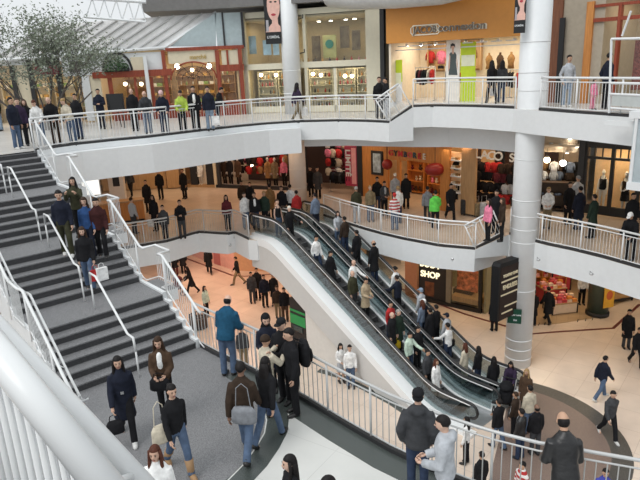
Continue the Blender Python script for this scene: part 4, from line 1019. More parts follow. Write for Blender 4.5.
def rack(fr, u0, u1, h, w, label, pal, plabel, group, step=.135, v=0, turn=PI/2):
    root = empty('clothes_rack', fr.pt((u0+u1)/2, v, w), label, 'clothes rack')
    MB().tube([fr.pt(u0, v+h, w), fr.pt(u1, v+h, w)], .018, 8).build('hanging_rail', STEEL, root, True)
    for a in (u0+.03, u1-.03):
        MB().tube([fr.pt(a, v, w), fr.pt(a, v+h, w)], .016, 8).build('upright', STEEL, root, True)
        MB().tube([fr.pt(a, v+.02, w-.25), fr.pt(a, v+.02, w+.25)], .018, 8).build('foot', STEEL, root, True)
    u = u0+.16; i = 0
    while u < u1-.1:
        product('garment', fr.pt(u, v+h-.045, w), fr.rz+turn+random.uniform(-.05, .05), hashcol(i, pal), plabel, group, random.uniform(.88, 1.0)); u += step; i += 1
    return root
def wall_garments(fr, u0, u1, vs, w, pal, plabel, group, step=.45, s=1.0):
    i = 0
    for v in vs:
        u = u0
        while u < u1:
            product('garment', fr.pt(u, v, w-.13*(i % 3)), fr.rz+random.uniform(-.08, .08), hashcol(i, pal), plabel, group, s*random.uniform(.82, .95)); u += step; i += 1
def room(fr, u0, u1, v1, depth, m, label, v0=0, floor=None, sides=True, ceil=True):
    mb = MB(); fr.box(mb, u0-.1, u1+.1, v0, v1, -depth-.1, -depth)
    if sides: fr.box(mb, u0-.1, u0, v0, v1, -depth, -.0); fr.box(mb, u1, u1+.1, v0, v1, -depth, -.0)
    if ceil: fr.box(mb, u0-.1, u1+.1, v1, v1+.08, -depth-.1, -.0)
    structure(mb, 'wall_shop', m, label, 'wall')
def mannequin(p, rz, pose, top, bot, label, group=None, skin=None, s=1.02):
    P = pose_meshes(pose); o = bpy.data.objects.new('mannequin', P['body']); COL.objects.link(o); o.location = p; o.rotation_euler = (0, 0, rz); o.scale = (s*.92, s*.92, s)
    m = skin or mat('mannequin_white', (.75, .72, .68), .35)
    for sl in o.material_slots: sl.link = 'OBJECT'; sl.material = m
    tag(o, label, 'mannequin', group)
    if top: k, c = top.split(':'); mlink(k, ensure(garment(P, k)), cmat(c), o)
    if bot: k, c = bot.split(':'); mlink(k, ensure(garment(P, k)), cmat(c), o)
    return o
def pendant(p, drop, r, m, label, group=None, shade=None):
    root = empty('pendant_lamp', p, label, 'lamp', group=group); p = Vector(p)
    MB().tube([p, p+Vector((0, 0, drop))], .008, 6).build('cord', BLACK, root)
    MB().ball(p, r, 14, 10).build('globe', m, root, True)
    MB().tube([p+Vector((0, 0, r*.8)), p+Vector((0, 0, r*1.4))], r*.4, 8).build('cap', BLACK, root)
    return root
def spot(p, r, m, label, group):
    root = empty('ceiling_light', p, label, 'light', group=group); p = Vector(p)
    MB().tube([p, p+Vector((0, 0, .1))], [r*1.25, r*1.25], 14).build('housing', STEEL, root)
    MB().tube([p-Vector((0, 0, .012)), p+Vector((0, 0, .0))], [r, r], 14).build('lamp_face', m, root); return root
def glow(fr, u, v, w, power, size=1.5, col=(1, .78, .5), sy=1.5):
    p = fr.pt(u, v, w); return area(p, size, power*GLOW, col, (0, 0, fr.rz), sy)
# ------------------------------------------------------------------ LEVEL 3, left: red wood shop
FB = Frame(F3[1], F3[2], L3)
room(FB, 0, FB.len, 3.3, 3.2, mat('warm_shop_wall', (.62, .45, .25), .6), 'warm walls of the red wood shop')
rs = empty('shopfront', FB.pt(FB.len/2, 0), 'red wood shopfront with arched windows and cream panels on the upper level', 'shopfront')
for nm, m, r, w0, w1 in [
  ('header_beam', REDWOOD, (92, 70.5, 172, 77), -.12, .14), ('header_beam', REDWOOD, (165, 46.5, 244, 50), -.12, .12), ('header_beam', REDWOOD, (219, 64.5, 244, 71), -.12, .12),
  ('post', REDWOOD, (164.5, 50, 168, 118), -.1, .1), ('post', REDWOOD, (217.5, 50, 221.5, 116), -.1, .12), ('post', REDWOOD, (240, 48, 244, 115), -.1, .12), ('post', REDWOOD, (110, 77, 114, 120), -.08, .08),
  ('mullion', REDWOOD, (226.5, 50, 228.5, 65), -.05, .08), ('mullion', REDWOOD, (136, 77, 138.5, 119), -.05, .05), ('mullion', REDWOOD, (152, 77, 155, 119), -.05, .05),
  ('cream_panel', CREAM, (168, 50, 217.5, 63), -.04, .03), ('cream_panel', CREAM, (221.5, 50, 240, 64.5), -.04, .03), ('pale_wall', WHITE, (92, 47, 164.5, 71), -.1, -.03), ('cream_panel', CREAM, (131, 57, 146, 70.5), -.04, .04), ('cream_panel', CREAM, (93, 77, 103, 119), -.04, .06),
  ('base_panel', REDWOOD, (168, 103, 217.5, 117), -.06, .06), ('base_panel', REDWOOD, (221.5, 100, 240, 116), -.06, .06), ('base_panel', REDWOOD, (114, 108, 165, 120), -.06, .06),
  ('pipe_column', WHITE, (146.5, 56, 150, 120), .1, .25), ('glass_pane', GLASSC, (168, 64, 217.5, 103), -.012, .0), ('glass_pane', GLASSC, (221.5, 71, 240, 100), -.012, .0), ('glass_pane', GLASSC, (114, 77, 164, 108), -.012, 0)]:
    FB.px(nm, m, *r, w0, w1, parent=rs)
u0, u1, v0, v1 = FB.rect(170, 63, 216, 80, .05); uc = (u0+u1)/2
MB().tube([FB.pt(uc+(u1-u0)/2*math.cos(PI*i/24), v0+.05+(v1-v0)*math.sin(PI*i/24), .06) for i in range(25)], .04, 8).build('arch', REDWOOD, rs)
for k in range(1, 4): MB().tube([FB.pt(uc+(u1-u0)/2*k/4*math.cos(PI*i/24), v0+.05+(v1-v0)*k/4*math.sin(PI*i/24), .06) for i in range(25)], .014, 6).build('arch_tracery', BLACK, rs)
for k in range(1, 6): MB().tube([FB.pt(uc, v0+.05, .06), FB.pt(uc+(u1-u0)/2*math.cos(PI*k/6), v0+.05+(v1-v0)*math.sin(PI*k/6), .06)], .012, 6).build('arch_tracery', BLACK, rs)
u0, u1, v0, v1 = FB.rect(102, 53, 131, 71, .05); uc = (u0+u1)/2
mb = MB()
mb.prism([(uc+(u1-u0)/2*math.cos(PI*i/20), v0+(v1-v0)*math.sin(PI*i/20)) for i in range(21)], -.1, -.04); mb.v = [tuple(FB.pt(p[0], p[1], p[2])) for p in mb.v]; mb.build('arch_window', mat('dark_arch_glass', (.03, .04, .035), .2), rs)
MB().tube([FB.pt(uc+(u1-u0)/2*math.cos(PI*i/20), v0+(v1-v0)*math.sin(PI*i/20), .02) for i in range(21)], .06, 8).build('arch', BLACK, rs)
letter('marché', .28, FB, *FB.uv(198, 57), .05, mat('gold_letter', (.55, .40, .16), .35, .6), rs)
mb = MB(); rnd = random.Random(3)
for i in range(260):
    a = rnd.uniform(0, PI); r_ = math.sqrt(rnd.random()); p = FB.pt(uc+(u1-u0)/2*.85*r_*math.cos(a), v0+(v1-v0)*.85*r_*math.sin(a), .1+rnd.random()*.25)
    d = Vector((rnd.gauss(0, 1), rnd.gauss(0, 1), rnd.gauss(0, 1))).normalized()*.09; e = d.orthogonal().normalized()*.035
    mb.add([p-d, p+e, p+d, p-e], [(0, 1, 2, 3)])
pl = mb.build('hanging_plant', mat('plant_green', (.06, .12, .05), .6, var=.4), None, label='green plant trailing before the dark arched window of the red shop', cat='plant')
MB().tube([FB.pt(uc-.6, v0+.05, .2), FB.pt(uc+.6, v0+.05, .2)], .09, 10).build('planter_trough', BLACK, pl)
FOODP = (mat('food_gold', (.60, .36, .10), .5), mat('food_green', (.25, .38, .12), .5), mat('food_cream', (.75, .62, .38), .5), mat('food_brown', (.25, .12, .05), .5), mat('food_white', (.75, .74, .70), .5))
for k, (a, b) in enumerate(((1.2, 2.4), (2.5, 3.7), (4.0, 5.0), (5.05, 6.05), (6.3, 7.2))):
    shelf_unit(FB, a, b, 0, 2.5, -3.1, -2.7, 6, TANWOOD, ('leftmost', 'second', 'third', 'fourth', 'rightmost')[k]+' lit food shelf inside the red wood shop from the left', 'carton' if k % 2 else 'bottle', FOODP, 'packed food on the lit shelves inside the red wood shop', 'food on the shelves of the red shop', .31, 1.1)
for x, y in ((177, 66.5), (209, 66), (125, 84), (141, 84), (192, 70)):
    u, v = FB.uv(x, y, -.5); pendant(FB.pt(u, v, -.6), 3.25-v, .13 if y < 70 else .1, LAMPW if y < 68 else WARM, 'round glowing pendant lamp hanging in the red wood shop', 'pendant lamps in the red wood shop')
for u in (1.6, 3.6, 5.2, 6.6): glow(FB, u, 3.15, -1.4, 55, .9)
mb = empty('menu_board', FB.pt(2, 0), 'dark menu board on an easel beside the man in all black', 'menu board')
q = at(119, 128, L3); FM = Frame((q[0]-.5, q[1]), (q[0]+.5, q[1]), L3); mb.location = FM.pt(.5, 0)
FM.one('board', BLACK, .12, .88, .75, 1.5, -.03, .03, parent=mb); FM.one('board_frame', REDWOOD, .08, .92, .70, .75, -.04, .04, parent=mb)
for a in (.2, .8): MB().tube([FM.pt(a, 0, .12), FM.pt(a, 1.5, 0)], .02, 6).build('leg', BLACK, mb)
MB().tube([FM.pt(.5, 0, -.4), FM.pt(.5, 1.4, 0)], .02, 6).build('leg', BLACK, mb)
# sloping white roof and glazed gable over the red shop
gr = empty('glass_roof', FB.pt(0, 3.3), 'white ribbed sloping canopy roof over the red shop', 'roof', kind='structure')
ua, va = FB.uv(165, 47.5); ub, vb = FB.uv(216, 12)
e0, e1 = FB.pt(-4.5, va-.3, 0), FB.pt(ua, va, 0); rise = FB.pt(ub, vb, 0)-FB.pt(ua, va, 0)+FB.w*-.35
mb = MB(); mb.add([e0, e1, e1+rise, e0+rise, e0-FB.w*.08-Vector((0, 0, .06)), e1-FB.w*.08-Vector((0, 0, .06)), e1+rise-FB.w*.08-Vector((0, 0, .06)), e0+rise-FB.w*.08-Vector((0, 0, .06))], [(0, 1, 2, 3), (7, 6, 5, 4), (0, 4, 5, 1), (1, 5, 6, 2), (2, 6, 7, 3), (3, 7, 4, 0)]); mb.build('roof_sheet', mat('ribbed_roof_white', (.74, .73, .72), .5), gr)
for i in range(13): p = e0.lerp(e1, i/12); MB().tube([p+FB.w*.04, p+rise+FB.w*.04], .05 if i < 12 else .10, 6).build('rafter', mat('rafter_grey', (.52, .52, .52), .5) if i < 12 else WHITE, gr)
MB().tube([e0+FB.w*.05, e1+FB.w*.05], .08, 8).build('gutter', WHITE, gr)
PALEB = mat('pale_blue_glazing', (.42, .50, .52), .25)
mb = MB(); pa, pb = FB.uv(166, 47); mb.prism([FB.uv(166, 46.5), FB.uv(216, 46.5), FB.uv(216, 12.5)], -.06, 0); mb.v = [tuple(FB.pt(p[0], p[1], p[2])) for p in mb.v]; structure(mb, 'window_gable', PALEB, 'pale blue triangular glazing beside the sloping roof', 'window')
for x0, x1 in ((216, 223), (224, 242)): structure(FB.box(MB(), *FB.rect(x0, 12.5, x1, 46.5), -.06, .0), 'window_panel', PALEB, 'pale blue glazed panel above the red shop', 'window')
FB.px('trim_mullion', DARK, 222.6, 12, 224.4, 47, -.06, .05, kind='structure', label='dark upright between the pale blue panels', cat='trim')
FB.px('trim_mullion', DARK, 241.5, 12, 244, 47, -.06, .06, kind='structure', label='dark upright at the end of the pale blue panels', cat='trim')
# ------------------------------------------------------------------ LEVEL 3, far left: dark shop with lit windows
FA = Frame(F3[0], F3[1], L3)
room(FA, -4, FA.len, 3.0, 3.0, mat('pale_shop_wall', (.70, .62, .50), .6), 'pale lit walls of the far left shop')
fa = empty('shopfront', FA.pt(4, 0), 'dark posts and lit windows of the far left shopfront behind the tree', 'shopfront')
for nm, m, r, w0, w1 in [('post', DARK, (14, 66, 18, 122), -.1, .12), ('post', DARK, (31, 60, 35, 122), -.1, .12), ('post', DARK, (57, 45, 61.5, 122), -.1, .2), ('cream_panel', CREAM, (18, 64, 31, 122), -.05, .02), ('pale_wall', WHITE, (61.5, 50, 92, 76), -.1, .04), ('pale_pier', WHITE, (84, 76, 92, 121), -.1, .05),
   ('dark_header', DARK, (34, 55, 57, 66), -.1, .2), ('burgundy_awning', mat('burgundy', (.16, .03, .04), .7), (34, 66, 57, 75), -.1, .45), ('glass_pane', GLASSC, (62, 78, 84, 121), -.02, 0), ('header', WHITE, (-30, 50, 31, 66), -.1, .06)]:
    FA.px(nm, m, *r, w0, w1, parent=fa)
FA.px('emblem', WHITE, 42.5, 65, 48, 72, .45, .47, parent=fa)
FA.px('wall_sign', mat('grey_sign', (.10, .09, .09), .5), 69, 61, 80, 72, .05, .12, label='square dark grey sign on the pale wall left of the red shop', cat='sign')
for k, u in enumerate((.4, 1.9, 3.3, 4.7, 6.0)): shelf_unit(FA, u-.6, u+.5, 0, 2.4, -2.9, -2.5, 5, CREAM, ('leftmost', 'second', 'middle', 'fourth', 'rightmost')[k]+' lit shelf in the far left shop behind the tree', 'carton', FOODP, 'goods on the lit shelves of the far left shop', 'goods in the far left shop', .34, 1.1)
for u in (0, 2.5, 5): glow(FA, u, 2.8, -1.3, 60, 1.0)
# white truss and skylight behind the tree
sk = empty('skylight_truss', (-9, 30, 14.2), 'white lattice truss under the bright skylight at upper left', 'truss', kind='structure')
FT = Frame((-18, 30.4), (-4.5, 31.2), L3)
a = FT.uv(86, 17); b = FT.uv(146, 22); c = FT.uv(86, -2); d = FT.uv(146, 2)
MB().tube([FT.pt(*a), FT.pt(*b)], .06, 8).build('bottom_chord', WHITE, sk); MB().tube([FT.pt(*c), FT.pt(*d)], .08, 8).build('top_chord', WHITE, sk)
for i in range(5):
    f0, f1 = i/5, (i+.5)/5; q = lambda f, p, r: FT.pt(p[0]+(r[0]-p[0])*f, p[1]+(r[1]-p[1])*f)
    MB().tube([q(f0, a, b), q(f1, c, d)], .028, 6).build('web', WHITE, sk); MB().tube([q(f1, c, d), q(f0+1/5, a, b)], .028, 6).build('web', WHITE, sk)
# ------------------------------------------------------------------ LEVEL 3, centre: cream framed glass shop
FC = Frame(F3[3], F3[4], L3)
room(FC, 0, FC.len, 4.6, 3.6, mat('beige_shop_wall', (.58, .50, .36), .6), 'beige walls inside the cream framed glass shop')
gs = empty('shopfront', FC.pt(3.5, 0), 'two storey glass shopfront in a cream frame on the upper level', 'shopfront')
for nm, m, r, w0, w1 in [('transom', BEIGE, (244, 62, 366, 68), -.12, .1), ('head_rail', BEIGE, (244, 8, 380, 14), -.12, .12), ('frame_post', BEIGE, (243, 12, 247, 113), -.1, .1), ('frame_post', BEIGE, (304, 14, 307, 112), -.08, .08), ('frame_post', BEIGE, (334, 68, 337, 111), -.06, .06),
    ('corner_pier', BEIGE, (366, 8, 380, 111), -.2, .12), ('edge_strip', DARK, (380, 8, 384, 111), -.2, .14), ('glass_pane', GLASSC, (247, 14, 366, 62), -.012, 0), ('glass_pane', GLASSC, (247, 68, 366, 106), -.012, 0), ('sill', BEIGE, (244, 106, 366, 112), -.1, .06)]:
    FC.px(nm, m, *r, w0, w1, parent=gs)
mb = MB(); fl_v = FC.uv(310, 65)[1]; FC.box(mb, .1, FC.len-.1, fl_v-.1, fl_v+.05, -3.5, -.12); structure(mb, 'floor_mezzanine', BEIGE, 'upper display floor inside the glass shop', 'floor')
POSTB = mat('pale_blue_poster', (.42, .58, .72), .4, var=.25, scale=2)
for k, r in enumerate(((249, 36, 256, 54), (263, 40, 271, 55), (273, 42, 279, 55))): FC.px('poster', POSTB, *r, -.5, -.46, label='pale blue poster, %s of three in the upper display window' % ('left', 'middle', 'right')[k], cat='poster')
FC.px('display_board', mat('pale_green_board', (.42, .46, .25), .5), 323, 35, 336, 58, -2.6, -2.5, label='pale green board with a round teal mark in the upper display window', cat='sign')
u, v = FC.uv(329.5, 44, -2.5); mb = MB(); mb.prism([(u+.22*math.cos(PI*i/12), v+.22*math.sin(PI*i/12)) for i in range(24)], -2.5, -2.46); mb.v = [tuple(FC.pt(*p)) for p in mb.v]; mb.build('round_sign', mat('teal_mark', (.03, .22, .22), .4), None, label='round teal disc on the pale green board', cat='sign')
for k, r in enumerate(((312, 36, 320, 62), (340, 26, 349, 48), (352, 30, 360, 50))): FC.px('picture_panel', mat('picture_dark', (.12, .10, .08), .5, var=.5, scale=3), *r, -2.6, -2.52, label='dark picture panel, %s of three inside the upper display window' % ('left', 'middle', 'right')[k], cat='picture')
COSM = (mat('prod_white', (.8, .78, .74), .4), mat('prod_red', (.45, .06, .05), .4), mat('prod_amber', (.55, .28, .08), .4), mat('prod_pink', (.6, .3, .3), .4), mat('prod_dark', (.05, .04, .04), .4))
for k, (a, b) in enumerate(((.3, 1.4), (1.5, 2.6), (3.3, 4.6), (4.7, 5.8), (5.9, 6.9))):
    shelf_unit(FC, a, b, 0, 2.1, -1.6, -1.25, 6, BEIGE, ('leftmost', 'second', 'middle', 'fourth', 'rightmost')[k]+' product shelf inside the glass shop from the left', 'bottle', COSM, 'bottle on the product shelves of the glass shop', 'bottles in the glass shop', .2, 1.15)
for i in range(10): product('bottle', FC.pt(3.2+.38*i, fl_v+.051, -.5), 0, hashcol(i, COSM), 'bottle in the row along the upper display floor', 'bottles on the upper display floor', 1.3)
for x, y in ((261, 75), (276, 75), (313, 74), (321, 75), (345, 76), (352, 76)):
    u, v = FC.uv(x, y, -.9); pendant(FC.pt(u, v, -.9), fl_v-.1-v, .10, WARM, 'small glowing pendant lamp in the lower window of the glass shop', 'pendant lamps in the glass shop')
for x, y in ((318, 17), (330, 17), (345, 16), (354, 21)):
    u, v = FC.uv(x, y, -1.5); spot(FC.pt(u, 4.45, -1.6), .09, LAMPW, 'small bright ceiling light in the upper display window', 'ceiling lights in the glass shop')
for u in (1.2, 3.4, 5.8): glow(FC, u, fl_v-.15, -.7, 30, .9); glow(FC, u, 4.5, -1.6, 45, 1.2)
# hanging banners with a face
def banner(fr, r, w, label, side):
    u0, u1, v0, v1 = fr.rect(*r, w); H = v1-v0; v1 = v0+max(H, 3.4*(u1-u0)); W = u1-u0; H = v1-v0
    root = empty('banner', fr.pt((u0+u1)/2, v0, w), label, 'banner')
    fr.one('cloth', BLACK, u0, u1, v0, v1, w-.01, w+.01, parent=root)
    def patch(nm, m, pts, d):
        mb = MB(); mb.prism([(u0+W*x, v0+H*y) for x, y in pts], w+d, w+d+.003); mb.v = [tuple(fr.pt(*p)) for p in mb.v]; mb.build(nm, m, root)
    SK = mat('banner_skin', (.78, .48, .40), .5, var=.1)
    ell = lambda cx, cy, rx, ry, n=20: [(cx+rx*math.cos(2*PI*i/n), cy+ry*math.sin(2*PI*i/n)) for i in range(n)]
    patch('printed_shoulder', SK, [(.02, .21), (.98, .21), (.98, .30), (.80, .36), (.45, .36), (.22, .29)], .011)
    patch('printed_neck', SK, [(.46, .33), (.84, .33), (.82, .55), (.48, .55)], .012)
    patch('printed_face', SK, ell(.60, .66, .40, .26), .016)
    patch('printed_lips', mat('banner_lips', (.45, .04, .06), .4), ell(.58, .51, .15, .022), .02)
    for x in (.45, .74): patch('printed_eye', BLACK, ell(x, .73, .085, .014), .02)
    patch('printed_bottle', mat('banner_bottle', (.42, .40, .42), .4), [(.08, .22), (.24, .22), (.24, .42), (.08, .42)], .02)
    letter("L'ORÉAL", W*.21, fr, (u0+u1)/2, v0+H*.12, w+.02, WHITE, root)
    MB().tube([fr.pt(u0-.03, v1, w), fr.pt(u1+.03, v1, w)], .02, 8).build('top_bar', STEEL, root); return root
FN = Frame((-2.3, 30.9), (-1.3, 30.9), L3); banner(FN, (264.5, -4, 280.5, 44), 0, 'tall black banner with a face printed on it beside the left upper column', 0)
FN2 = Frame((6.35, 21.55), (6.95, 21.1), L3); banner(FN2, (515, -30, 526.5, 33), 0, 'black banner with a partly hidden face beside the large column', 1)
for k, z in enumerate((12.3, 13.9)): MB().tube([(-.58, 31.2, z), (-.35, 31.0, z+.05), (-.35, 31.0, z+.2)], .03, 8).build('wall_lamp', BLACK, None, label='small dark fitting on the left upper column, %s of two' % ('lower', 'upper')[k], cat='light fitting')
# ------------------------------------------------------------------ LEVEL 3, right: orange shop
FD = Frame(F3[5], F3[6], L3B)
room(FD, 0, FD.len, 2.7, 3.2, mat('cream_shop_wall', (.80, .70, .56), .6), 'bright cream walls inside the orange shop')
os_ = empty('shopfront', FD.pt(3, 0), 'wide shop opening under a plain orange fascia on the upper level', 'shopfront')
vt = FD.uv(450, 40)[1]
FD.one('orange_fascia', ORANGE, -.15, FD.len+.1, vt, 4.6, -.25, .15, parent=os_)
for i in range(9): FD.one('lamp_truss_bar', STEEL, .6*i+.1, .6*i+.55, vt-.16, vt-.12, -.5, -.44, parent=os_)
FD.one('lamp_truss_rail', STEEL, 0, FD.len, vt-.32, vt-.28, -.5, -.45, parent=os_)
sgn = empty('shop_sign', FD.pt(2.5, 3.2, .18), 'outlined pale lettering on the orange fascia', 'sign')
LETM = mat('sign_letter_dark', (.16, .13, .10), .4); LETP = mat('sign_letter_pale', (.80, .74, .60), .4)
u0, v0 = FD.uv(411, 35.5, .16); u1, v1 = FD.uv(440, 24, .16)
rr = [(u0+.1, v0), (u1-.1, v0), (u1, v0+.1), (u1, v1-.1), (u1-.1, v1), (u0+.1, v1), (u0, v1-.1), (u0, v0+.1), (u0+.1, v0)]
MB().tube([FD.pt(a, b, .17) for a, b in rr], .028, 8).build('outline', LETP, sgn)
letter('JACOB', (v1-v0)*1.05, FD, (u0+u1)/2, (v0+v1)/2, .18, LETP, sgn, sx=.95); letter('JACOB', (v1-v0)*.98, FD, (u0+u1)/2, (v0+v1)/2, .21, LETM, sgn, sx=.95)
u2, v2 = FD.uv(462, 28, .16); letter('connexion', (v1-v0)*1.15, FD, u2, (v0+v1)/2+.02, .18, LETP, sgn, sx=1.15); letter('connexion', (v1-v0)*1.08, FD, u2, (v0+v1)/2+.02, .21, LETM, sgn, sx=1.16)
for k, r in enumerate(((390.5, 60, 402, 104), (460.5, 42, 475.5, 103))):
    root = FD.px('hanging_banner', LIME, r[0], r[1], r[2], (r[1]+r[3])/2, -.5, -.47, label=('short', 'tall')[k]+' lime green and white banner in the orange shop', cat='banner')
    FD.px('pale_print', mat('banner_pale', (.80, .82, .62), .6), r[0]+.8, r[1]+13, r[2]-.8, r[1]+24, -.47, -.46, parent=root); FD.px('lower_panel', LIME if k else WHITE, r[0], (r[1]+r[3])/2, r[2], r[3], -.5, -.47, parent=root)
po = FD.px('poster', mat('poster_white', (.85, .82, .76), .5), 446, 38, 459.5, 102, -.45, -.42, label='tall white poster of a woman in a dark dress in the orange shop', cat='poster')
def fpatch(fr, nm, m, pts, w, root):
    mb = MB(); mb.prism([fr.uv(x, y, w) for x, y in pts], w, w+.006); mb.v = [tuple(fr.pt(*p)) for p in mb.v]; return mb.build(nm, m, root)
SKP = mat('print_skin', (.62, .40, .30), .5)
fpatch(FD, 'printed_dress', mat('print_dress', (.07, .09, .09), .6), [(449.5, 54), (451, 52), (453, 53.5), (455, 52), (456.5, 55), (456, 62), (457.5, 75), (448.5, 75), (450, 62)], -.419, po)
fpatch(FD, 'printed_face', SKP, [(451.3, 45), (454.3, 45), (454.5, 48), (453, 50.5), (451.2, 48)], -.417, po); fpatch(FD, 'printed_neck', SKP, [(452, 49), (453.8, 49), (454, 54), (452, 54)], -.418, po)
fpatch(FD, 'printed_arm', SKP, [(449.5, 55), (450.4, 56), (449.8, 68), (448.2, 72), (448.2, 66)], -.416, po); fpatch(FD, 'printed_arm', SKP, [(456.6, 55), (457.6, 64), (457.4, 70), (456.6, 64)], -.416, po)
fpatch(FD, 'printed_hair', BLACK, [(450.5, 49), (450.6, 44.5), (452.8, 43), (455, 44.5), (455.2, 48), (454.2, 46), (451.6, 46)], -.415, po)
PALA = ('black', 'white', 'pink', 'dgrey', 'red', 'cream', 'black', 'maroon')
rack(FD, .7, 1.7, 1.45, -1.0, 'clothes rack at the left of the orange shop', PALA, 'dress on the left rack in the orange shop', 'dresses on the left rack in the orange shop')
rack(FD, 2.0, 3.0, 1.45, -1.3, 'clothes rack left of the poster in the orange shop', PALA, 'dress on the rack left of the poster in the orange shop', 'dresses on the rack left of the poster')
wall_garments(FD, .6, 3.0, (2.2,), -3.0, ('red', 'tan', 'cream', 'pink'), 'bright garment hung on the back wall of the orange shop', 'garments on the back wall of the orange shop', .5)
shelf_unit(FD, .5, 3.1, 1.2, 2.55, -3.15, -2.85, 2, TANWOOD, 'wall shelf with boxes at the back of the orange shop', 'carton', ('tan', 'red', 'black', 'cream'), 'box on the back wall shelf of the orange shop', 'boxes in the orange shop', .45)
rack(FD, 4.2, 5.6, 1.2, -2.2, 'low clothes rack at the right of the orange shop', PALA, 'garment on the low right rack in the orange shop', 'garments on the low right rack in the orange shop')
for k, x in enumerate((489, 500, 511)):
    u, v = FD.uv(x, 62, -2.4); root = empty('bust_form', FD.pt(u, 0, -2.4), '%s brown dressed bust form on a stand in the orange shop' % ('left', 'middle', 'right')[k], 'mannequin')
    mb = MB(); c = FD.pt(u, 0, -2.4); mb.loft([(c.x, c.y, L3B+1.25, .15, .11), (c.x, c.y, L3B+1.45, .12, .10), (c.x, c.y, L3B+1.68, .17, .11), (c.x, c.y, L3B+1.8, .12, .08), (c.x, c.y, L3B+1.86, .05, .05), (c.x, c.y, L3B+1.95, .05, .05)], 14); mb.build('torso', cmat(('tan', 'brown', 'tan')[k]), root, True)
    MB().tube([c, c+Vector((0, 0, 1.28))], .02, 8).build('stand', STEEL, root); MB().tube([c+Vector((0, 0, .0)), c+Vector((0, 0, .03))], .16, 16).build('base', STEEL, root)
for i in range(8): u = .4+.68*i; spot(FD.pt(u, vt-.14, -.8), .06, LAMPW, 'small spotlight along the ceiling edge of the orange shop', 'spotlights of the orange shop')
for u in (1.0, 2.8, 4.8): glow(FD, u, 2.55, -1.8, 88, 1.4, (1, .86, .66))
# upper right: brown wall, beige wall, wood framed window, white gate
FE = Frame(F3[6], F3[7], L3B); FG = Frame(F3[7], F3[8], L3B)
mb = MB(); FE.box(mb, .0, FE.len, 0, 4.6, -.2, 0); structure(mb, 'wall_beige', mat('beige_wall', (.42, .36, .28), .7), 'beige wall on the upper right', 'wall')
FE.px('brown_panel', wood('brown_wood', (.16, .055, .025), (.24, .09, .04)), 548, -5, 560, 106, .005, .08, label='tall brown wood panel right of the large column on the upper level', cat='panel')
FE.px('dark_upright', BLACK, 557, 18, 562, 106, .08, .14, label='tall black upright on the brown wood panel', cat='panel')
room(FG, 0, FG.len, 4.2, 2.5, mat('beige_wall2', (.50, .42, .32), .7), 'beige walls behind the wood framed window at upper right')
fw_ = empty('shopfront', FG.pt(1.5, 0), 'wood framed shop window on the upper right', 'shopfront')
for r in ((583, 2, 590, 108), (614, 4, 617, 108)): FG.px('frame_post', ORWOOD if r[0] < 600 else REDWOOD, *r, -.08, .1, parent=fw_)
for r in ((588, 16, 660, 20), (588, 2, 660, 5)): FG.px('frame_rail', REDWOOD, *r, -.06, .08, parent=fw_)
FG.px('glass_pane', GLASSC, 590, 20, 660, 95, -.012, 0, parent=fw_); FG.px('stall_riser', mat('beige_wall', (.42, .36, .28)), 590, 95, 660, 109, -.1, .05, parent=fw_)
FG.px('merchandise_display', mat('dark_red_goods', (.22, .06, .05), .6, var=.6, scale=14), 633, 40, 650, 90, -1.0, -.8, label='dark red patterned display behind the window at the right edge', cat='display')
for u in (1.0, 3.0): glow(FG, u, 3.6, -1.2, 40, 1.2)
gt = empty('gate', (8.8, 17.4, L3B), 'white tubular gate frame at the right end of the upper railing', 'gate')
FH = Frame((8.55, 17.9), (9.9, 14.9), L3B)
for a, b in (((611.5, 39), (609, 113)), ((611.5, 39), (660, 38)), ((610, 83), (660, 84)), ((609.5, 94), (660, 96)), ((611, 108), (660, 112))):
    MB().tube([FH.pt(*FH.uv(*a)), FH.pt(*FH.uv(*b))], .035, 8).build('tube', WHITE, gt)
MB().tube([FH.pt(*FH.uv(622, 36)), FH.pt(*FH.uv(631, 11))], .03, 8).build('stay_arm', WHITE, gt); FH.px('frosted_pane', mat('frosted', (.50, .53, .52), .3), 611.5, 96, 660, 107, -.01, .01, parent=gt)
# glass lift cabin hanging at the right edge
lf = empty('glass_lift', (9.6, 15.6, 7.3), 'pale glass lift cabin with white base at the right edge', 'lift')
FL = Frame((8.75, 16.3), (10.2, 14.4), L2)
FL.px('glass_side', mat('pale_lift_glass', (.42, .48, .50), .15, var=.15, scale=2), 631, 117, 665, 186, -.9, -.02, parent=lf)
FL.px('corner_post', WHITE, 631.5, 115, 634.5, 190, -.04, .03, parent=lf); FL.px('base_frame', WHITE, 626, 184, 665, 192, -1.0, .06, parent=lf); FL.px('top_frame', WHITE, 629, 112, 665, 119, -1.0, .04, parent=lf); FL.px('support_bracket', WHITE, 604, 121, 640, 126, -.3, -.15, parent=lf)

for w_ in (-.25, -.75): MB().tube([FL.pt(*FL.uv(655, 150, w_), w_)-Vector((0, 0, .8)), FL.pt(*FL.uv(655, 150, w_), w_)+Vector((0, 0, 7))], .07, 10).build('guide_rail', STEEL, lf, True)
